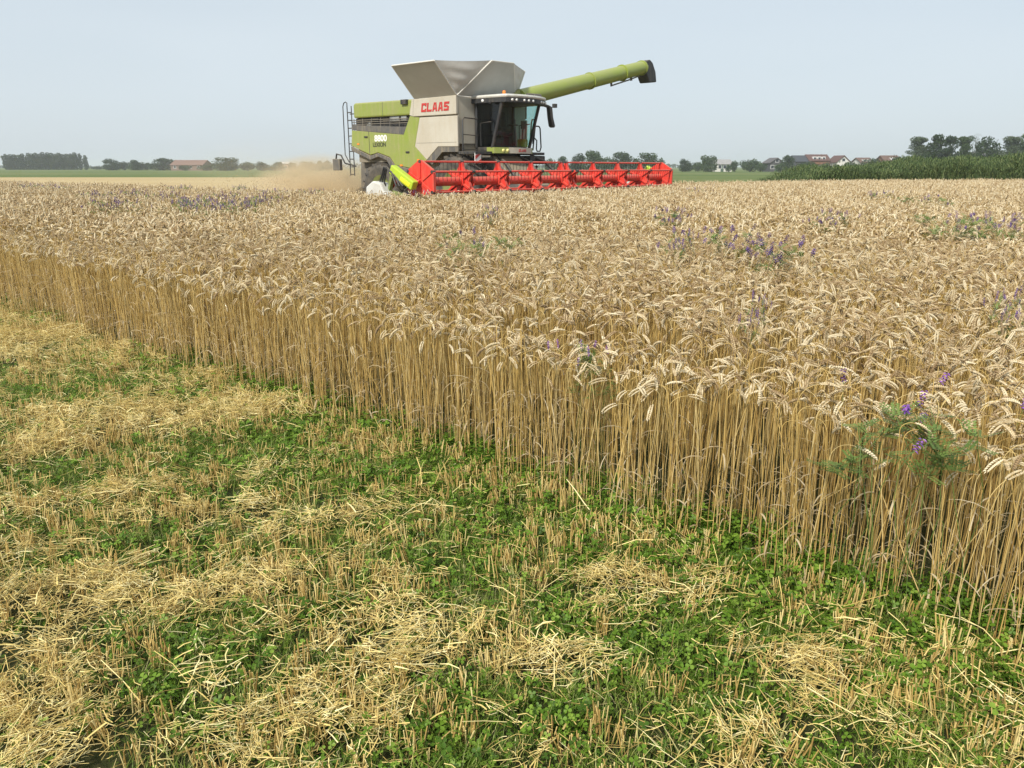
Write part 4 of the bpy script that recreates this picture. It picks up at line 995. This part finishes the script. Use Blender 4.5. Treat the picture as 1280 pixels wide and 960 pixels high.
house('barn', 1130, 268, 12, 205, 202.5, 8, 'low barn with a light brown roof left of the tall trees', (.3, .22, .17), (.28, .18, .13), wins=1, cat='barn')
house('barn', 1219, 190, 15, 201, 192, 9, 'barn with grey roof under the sparse thin tree', (.14, .12, .12), (.20, .19, .20), wins=1, cat='barn')
house('barn', 1247, 190, 16, 201, 192, 9, 'barn with grey roof right of the leaning tall tree', (.14, .12, .12), (.24, .22, .23), wins=1, cat='barn')

# hedges far off that read as one line
q = np.random.default_rng(5); vs = []; n_ = 6000
X_ = q.uniform(-900, 900, n_); Y_ = 900 + 250 * noise2(X_, 0 * X_, 160, 8); Z_ = q.random(n_) ** .7 * (2.0 + 6.5 * noise2(X_, 0 * X_, 35, 4) ** 2)
u = q.normal(size=(n_, 3)); u /= np.linalg.norm(u, axis=1)[:, None]; w_ = np.cross(u, q.normal(size=(n_, 3))); w_ /= np.linalg.norm(w_, axis=1)[:, None]
c = np.stack([X_, Y_, Z_], 1); s_ = q.uniform(.8, 2.0, n_)[:, None]
vs = np.stack([c - u * s_, c + w_ * s_, c + u * s_, c - w_ * s_], 1).reshape(-1, 3)
me = bpy.data.meshes.new('distant_woods'); me.from_pydata(vs.tolist(), [], np.arange(4 * n_).reshape(-1, 4).tolist()); me.materials.append(M_lf2)
a = me.attributes.new('v', 'FLOAT', 'POINT'); a.data.foreach_set('value', np.repeat(q.random(n_), 4).astype(np.float32))
o = bpy.data.objects.new('distant_woods', me); C.objects.link(o); tag(o, 'faint low line of woods along the far horizon', 'woods', kind='stuff')

# reeds and tall grass beyond the crop at the right, meadow grass further left
M_reed = MAT('reed_green', (.06, .10, .03), .55, rnd=[(.028, .052, .014), (.072, .115, .034), (.125, .175, .055), (.21, .24, .09)], transl=.2, spec=.25)
M_mead = MAT('meadow_blade', (.10, .14, .04), .6, rnd=[(.045, .085, .02), (.085, .13, .03), (.14, .17, .05), (.24, .23, .11)], transl=.25, spec=.2)
def blades(name, n, spread, h0, h1, w, mat, bendy, side=0):
    b = MB()
    for k in range(n):
        x = random.gauss(0, spread); y = random.gauss(0, spread); L = random.uniform(h0, h1); a = random.uniform(0, 6.283); hw = w * random.uniform(.5, 1.2); o_ = Vector((math.cos(a), math.sin(a), 0)); s = Vector((-o_.y, o_.x, 0)); p = Vector((x, y, 0)); v = []
        e = random.uniform(1.3, 1.57); cu = random.uniform(.1, bendy)
        for j in range(4):
            ww = hw * (1 - (j / 3) ** 2 * .92); v += [p + s * ww, p - s * ww]; el = e - cu * (j / 3) ** 2; p = p + (o_ * math.cos(el) + Vector((0, 0, 1)) * math.sin(el)) * (L / 3)
        b.add(v, [(2*j, 2*j+1, 2*j+3, 2*j+2) for j in range(3)], 0, random.random(), True)
    for k in range(side):                         # leaves leaving the stems on all sides
        c = Vector((random.gauss(0, spread * 1.2), random.gauss(0, spread * 1.2), random.uniform(.25, .98) * h1)); a = random.uniform(0, 6.283); L = random.uniform(.10, .22) * h1
        o_ = Vector((math.cos(a), math.sin(a), 0)); s = Vector((-o_.y, o_.x, 0)) * w * .7; m_ = c + o_ * L * .5 + Vector((0, 0, L * .35)); e_ = c + o_ * L + Vector((0, 0, L * random.uniform(-.3, .3)))
        b.add([c - s * .4, c + s * .4, m_ + s, m_ - s, e_], [(0, 1, 2, 3), (3, 2, 4)], 0, random.random(), True)
    return b.mesh(name, mat)
reeds = [blades('reed_clump', 55, .22, .6, 1.0, .022, M_reed, 1.3, 150) for i in range(6)]
n_ = 5200; x = rng.uniform(13, 62, n_); t_ = rng.random(n_); front = np.where(x < 27, 39 + (x - 13) * .18, 41.5 + (x - 27) * .244) + 1.2
y = front + .8 + t_ * 7; k = in_view(x, y, 3); x, y = x[k], y[k]
top = 1.42 + .10 * np.clip((x - 15) / 8, 0, 1) + .48 * np.clip((x - 21) / 6, 0, 1) + .50 * (noise2(x, y, 2.2, 3) - .5) + .35 * (noise2(x, y, .7, 7) - .5)
top *= np.clip((x - 13.5) / 5 + .30, .25, 1)
m = len(x); o = scatter('reeds', reeds, np.stack([x, y, 0 * x], 1), np.stack([rng.normal(0, .08, m), rng.normal(0, .08, m), rng.uniform(0, 6.28, m)], 1), np.stack([0 * x + 1, 0 * x + 1, top * rng.uniform(.85, 1.1, m)], 1), rng.integers(0, 6, m))
tag(o, 'tall dark green reeds in a thick belt beyond the crop at the right', 'reeds', kind='stuff'); print('reeds', m)
meadow = [blades('grass_clump', 60, .20, .18, .42, .010, M_mead, 1.3) for i in range(5)]
n_ = 9000; x = rng.uniform(-2, 62, n_); y = rng.uniform(30, 75, n_) ; front = np.where(x < 13, 34 + np.maximum(0, x - 7.5) * .9, np.where(x < 27, 39 + (x - 13) * .18, 41.5 + (x - 27) * .244))
k = in_view(x, y, 3) & (y > front + .3) & ((y < front + 2.2) | (x < 16)) & (rng.random(n_) < np.clip(1.4 - (y - 30) / 50, .2, 1)); x, y = x[k], y[k]; m = len(x)
o = scatter('meadow_grass', meadow, np.stack([x, y, 0 * x], 1), np.stack([rng.normal(0, .08, m), rng.normal(0, .08, m), rng.uniform(0, 6.28, m)], 1), np.stack([0 * x + 1.3, 0 * x + 1.3, .6 + 1.0 * noise2(x, y, 4, 2)], 1), rng.integers(0, 5, m))
tag(o, 'rough green meadow grass behind the reel and along the crop edge', 'grass', kind='stuff'); print('meadow', m)

# ---------------------------------------------------------------- vetch twining through the crop
M_vstem = MAT('vetch_green', (.06, .12, .03), .5, rnd=[(.09, .15, .03), (.15, .23, .05), (.23, .31, .08)], transl=.3)
M_vflow = MAT('vetch_purple', (.18, .07, .40), .6, rnd=[(.07, .035, .13), (.12, .065, .22), (.20, .11, .33)], transl=.2)
M_vfnear = MAT('vetch_violet', (.25, .09, .42), .6, rnd=[(.13, .05, .28), (.24, .09, .42), (.42, .18, .58)], transl=.25)
def vetch_meshes(seed, nst, spread, nfl, hgt=.78, over=.14, fs=.013):
    random.seed(seed); a = MB(); FL = []
    for k in range(nst):
        x0, y0 = random.gauss(0, spread * .5), random.gauss(0, spread * .5); ang = random.uniform(0, 6.283); d = Vector((math.cos(ang), math.sin(ang), 0))
        H = hgt + random.uniform(-.10, over); pts = [Vector((x0, y0, 0))]
        for i in range(1, 9):
            t = i / 8; pts.append(Vector((x0, y0, 0)) + Vector((random.gauss(0, .02), random.gauss(0, .02), H * min(1, t * 1.45) - (.05 if t > .85 else 0))) + d * spread * max(0, t - .45) * 1.7)
        a.tube(pts, .0016, 3, 0, False, .5)
        for i in range(6, 9):
            for q in range(4):
                p = pts[i].lerp(pts[i - 1], random.random()); la = random.uniform(0, 6.283); ld = Vector((math.cos(la), math.sin(la), random.uniform(-.1, .7))).normalized(); sd = ld.cross(Vector((0, 0, 1))).normalized(); L = random.uniform(.05, .09); vl = random.random()
                for r_ in range(6):
                    c = p + ld * L * (.15 + .85 * r_ / 6)
                    for sg in (1, -1):
                        dd = (sd * sg + ld * .5).normalized(); e = c + dd * .017; ww = ld * .0035
                        a.add([c, c + dd * .010 + ww * 1.5, e, c + dd * .010 - ww * 1.5], [(0, 1, 2, 3)], 0, vl)
    for k in range(nfl):
        ang = random.uniform(0, 6.283); r_ = random.gauss(0, spread * .9); f = MB(); FL.append(f); b0 = Vector((r_ * math.cos(ang), r_ * math.sin(ang), hgt + random.uniform(.0, over + .02))); d = Vector((random.gauss(0, .4), random.gauss(0, .4), 1)).normalized(); L = random.uniform(.035, .065)
        a.tube([b0 - d * .10, b0], .0012, 3, 0, False, .5)
        for q in range(14):
            t = q / 14; an = q * 2.4; s = d.orthogonal().normalized(); o_ = (Matrix.Rotation(an, 3, d) @ s); p = b0 + d * L * t; e = p + (o_ * .9 - Vector((0, 0, .35))) * fs; w_ = d.cross(o_) * fs * .28; vl = random.random()
            f.add([p, p.lerp(e, .5) + w_, e, p.lerp(e, .5) - w_, p.lerp(e, .5) + d * .004], [(0, 1, 4), (1, 2, 4), (2, 3, 4), (3, 0, 4)], 0, vl)
    if seed == 3:                                      # far patches: too small to tell the spikes apart
        f = MB()
        for q in FL: f.v += q.v and q.v; f.f += [[i + len(f.v) - len(q.v) for i in t] for t in q.f]; f.mi += q.mi; f.val += q.val; f.sm += q.sm
        FL = [f]
    return [a.mesh('foliage', M_vstem)] + [f.mesh('flower_spike', M_vfnear if seed == 1 else M_vflow) for f in FL]
VV = {'big': vetch_meshes(1, 14, .21, 7, .70, .09, .017), 'mid': vetch_meshes(2, 10, .22, 22, .82, .12, .020), 'wide': vetch_meshes(3, 26, .45, 42, .83, .13, .020), 'leafy': vetch_meshes(4, 20, .28, 7, .84, .12, .018)}
def vetch(kind, px, py, ztop, label, group=None, s=1.0):
    p = at(px, py, 1.0); d = p - Vector((0, 0, EYE)); q_ = Vector((0, 0, EYE)) + d * ((EYE - ztop) / -d.z)
    dk = max(0.0, .16 - float(edge_dist(q_.x, q_.y))); e = empty('vetch_plant', (q_.x + EN[0] * dk, q_.y + EN[1] * dk, 0), random.uniform(0, 6.28)); e.scale = (s, s, 1.10 if ztop >= .9 else 1.0)
    for me in VV[kind]:
        nm = 'foliage' if me is VV[kind][0] else ('blossom' if kind == 'wide' else 'flower_spike')
        o = bpy.data.objects.new(nm, me); C.objects.link(o); o.parent = e
    return tag(e, label, 'vetch', group)
vetch('big', 1095, 545, .80, 'green vetch with purple flowers hanging over the cut face at the right')
vetch('big', 668, 440, .84, 'small purple vetch on the cut face below the middle of the reel', s=.45)
vetch('mid', 912, 308, .9, 'tall purple vetch spikes in the crop, left of a matching pair', s=1.15)
vetch('mid', 970, 327, .9, 'purple vetch spikes just right of the tallest purple patch', s=1.0)
vetch('mid', 840, 277, .9, 'purple vetch patch in the crop below the right half of the reel', s=1.0)
vetch('leafy', 592, 316, .9, 'green leafy vetch with few purple flowers below the cab', s=.9)
vetch('mid', 850, 312, .9, 'faint purple vetch left of the tall purple spikes', s=.6)
vetch('leafy', 1195, 286, .9, 'green vetch clump low in the crop toward the right', s=1.3)
vetch('wide', 1262, 290, .9, 'dark purple vetch patch against the right edge of the crop', s=.9)
vetch('mid', 1040, 281, .9, 'thin purple vetch in the crop below the dark bush by the red gabled house', s=.9)
vetch('leafy', 1160, 256, .9, 'grey green vetch in the far crop below the tall trees', s=1.3)
vetch('mid', 1100, 249, .9, 'long faint purple vetch streak in the far crop at the right', s=1.4)
vetch('mid', 1258, 394, .85, 'single purple vetch spike low at the right side of the crop', s=.35)
vetch('mid', 945, 400, .85, 'lone brownish purple vetch in the middle of the crop', s=.25)
vetch('wide', 345, 246, .9, 'dark blue purple vetch at the crop edge beside the straw dust', s=.9)
vetch('wide', 228, 240, .9, 'dark purple vetch hump on the far left crop edge', s=.9)
vetch('mid', 612, 273, .9, 'small purple vetch below the divided middle of the reel', s=.6)
vetch('mid', 870, 243, .9, 'purple vetch patch just below the far end of the reel', s=1.3)
vetch('mid', 525, 248, .9, 'dusky vetch right under the red hexagonal reel end', s=1.0)
for px, py in ((40, 237), (120, 250), (70, 239), (170, 247), (205, 252), (250, 258), (280, 252), (310, 262), (270, 266), (230, 262), (330, 255), (145, 262), (390, 246), (300, 240)):
    vetch('wide', px, py, .9, 'hazy purple vetch among the far left crop', 'vetch drifting through the far left crop', s=.75)
random.seed(99)

# ---------------------------------------------------------------- single fallen stalks
def lean_stalk(p0, p1, r, label, ear=False):
    b = MB(); p0 = Vector(p0); p1 = Vector(p1); mid_ = p0.lerp(p1, .5) + Vector((.01, 0, -.02)); b.tube([p0, p0.lerp(mid_, .5), mid_, mid_.lerp(p1, .5) + Vector((0, 0, .005)), p1], [r, r, r * .9, r * .8, r * .6], 6, 0, True, .9)
    o = b.build('broken_stalk', M_straw); return tag(o, label, 'straw stalk')
def gp(px, py, z=.03):
    p = at(px, py, 1.0); d = p - Vector((0, 0, EYE)); q_ = Vector((0, 0, EYE)) + d * ((EYE - z) / -d.z); return (q_.x, q_.y, z)
b0 = gp(566, 527, .13); lean_stalk(b0, (b0[0] + .28, b0[1] + .02, .62), .0030, 'long pale broken stalk slanting up across the middle of the cut face')
b0 = gp(748, 650, .05); lean_stalk(b0, (b0[0] - .14, b0[1] + .12, .20), .0032, 'short pale broken stalk leaning left at the foot of the cut face')
b0 = gp(1180, 700, .1); lean_stalk(b0, (b0[0] - .24, b0[1] + .02, .62), .0026, 'golden broken stalk slanting left below the green vetch')

# ---------------------------------------------------------------- chaff flying behind the machine, dust and haze
q = np.random.default_rng(12); n_ = 5200
lx = np.where(q.random(n_) < .55, -12.4 + q.normal(0, .75, n_), -8.2 - q.gamma(2.2, 1.0, n_)); ly = q.normal(-.6, 1.0, n_) * (1 + .12 * (-8.2 - lx)); lz = np.abs(.95 + q.normal(0, .28, n_) + .35 * (noise2(lx, ly, .5, 3) - .5) - .05 * (lx + 11) ** 2 * .3)
cen = np.stack([MID.x + FWD.x * lx + LEFT.x * ly, MID.y + FWD.y * lx + LEFT.y * ly, lz], 1)
u = q.normal(size=(n_, 3)); u /= np.linalg.norm(u, axis=1)[:, None]; w_ = np.cross(u, q.normal(size=(n_, 3))); w_ /= np.linalg.norm(w_, axis=1)[:, None]
l_ = q.uniform(.008, .035, n_)[:, None]; t_ = q.uniform(.002, .005, n_)[:, None]
vs = np.stack([cen - u * l_ - w_ * t_, cen - u * l_ + w_ * t_, cen + u * l_ + w_ * t_, cen + u * l_ - w_ * t_], 1).reshape(-1, 3)
me = bpy.data.meshes.new('flying_chaff'); me.from_pydata(vs.tolist(), [], np.arange(4 * n_).reshape(-1, 4).tolist()); me.materials.append(MAT('chaff', (.34, .24, .12), .8))
o = bpy.data.objects.new('flying_chaff', me); C.objects.link(o); tag(o, 'brown chopped straw thrown out behind the combine', 'chaff', kind='stuff')

def volume_mat(name, color, dens, shaped=False):
    m = bpy.data.materials.new(name); m.use_nodes = True; n = m.node_tree; n.nodes.clear()
    o_ = n.nodes.new('ShaderNodeOutputMaterial'); v = n.nodes.new('ShaderNodeVolumePrincipled'); v.inputs['Color'].default_value = (*color, 1); v.inputs['Density'].default_value = dens; v.inputs['Anisotropy'].default_value = .2
    n.links.new(v.outputs[0], o_.inputs['Volume'])
    if shaped:                                        # thins towards the rim of the cloud, billowing
        tc = n.nodes.new('ShaderNodeTexCoord'); no = n.nodes.new('ShaderNodeTexNoise'); no.inputs['Scale'].default_value = 2.6; no.inputs['Detail'].default_value = 5; no.inputs['Roughness'].default_value = .6
        ln = n.nodes.new('ShaderNodeVectorMath'); ln.operation = 'LENGTH'; n.links.new(tc.outputs['Object'], ln.inputs[0]); n.links.new(tc.outputs['Object'], no.inputs['Vector'])
        a_ = n.nodes.new('ShaderNodeMapRange'); a_.inputs[1].default_value = 1.0; a_.inputs[2].default_value = .15; a_.inputs[3].default_value = 0; a_.inputs[4].default_value = 1; a_.interpolation_type = 'SMOOTHSTEP'
        n.links.new(ln.outputs['Value'], a_.inputs[0])
        b_ = n.nodes.new('ShaderNodeMapRange'); b_.inputs[1].default_value = .40; b_.inputs[2].default_value = .64; b_.inputs[3].default_value = .06; b_.inputs[4].default_value = 1.6
        n.links.new(no.outputs[0], b_.inputs[0])
        mu = n.nodes.new('ShaderNodeMath'); mu.operation = 'MULTIPLY'; n.links.new(a_.outputs[0], mu.inputs[0]); n.links.new(b_.outputs[0], mu.inputs[1])
        m2 = n.nodes.new('ShaderNodeMath'); m2.operation = 'MULTIPLY'; m2.inputs[1].default_value = dens; n.links.new(mu.outputs[0], m2.inputs[0]); n.links.new(m2.outputs[0], v.inputs['Density'])
    return m
def cloud(name, c, rad, rz, dens, color, label):
    import bmesh
    bm = bmesh.new(); bmesh.ops.create_icosphere(bm, subdivisions=3, radius=1.0); me = bpy.data.meshes.new(name); bm.to_mesh(me); bm.free()
    me.materials.append(volume_mat(name, color, dens, True)); o = bpy.data.objects.new(name, me); C.objects.link(o); o.location = c; o.scale = rad; o.rotation_euler = (0, 0, rz)
    return tag(o, label, 'dust', kind='stuff')
cloud('dust', loc(-10.3, -.9, .75), (4.0, 2.2, 1.45), -HEAD, 2.3, (.87, .735, .52), 'tan dust billowing out behind the combine over the stubble')
cloud('dust', loc(-16, 1.0, .9), (10.0, 4.5, 2.3), -HEAD, .045, (.95, .84, .64), 'thin veil of pale dust drifting left of the combine')
b = MB(); b.box((-1500, -50, -1.0), (1500, 2600, 16.0)); o = b.build('haze', volume_mat('summer_haze', (.88, .92, .97), .00045)); tag(o, 'pale summer haze over the fields', 'haze', kind='stuff')
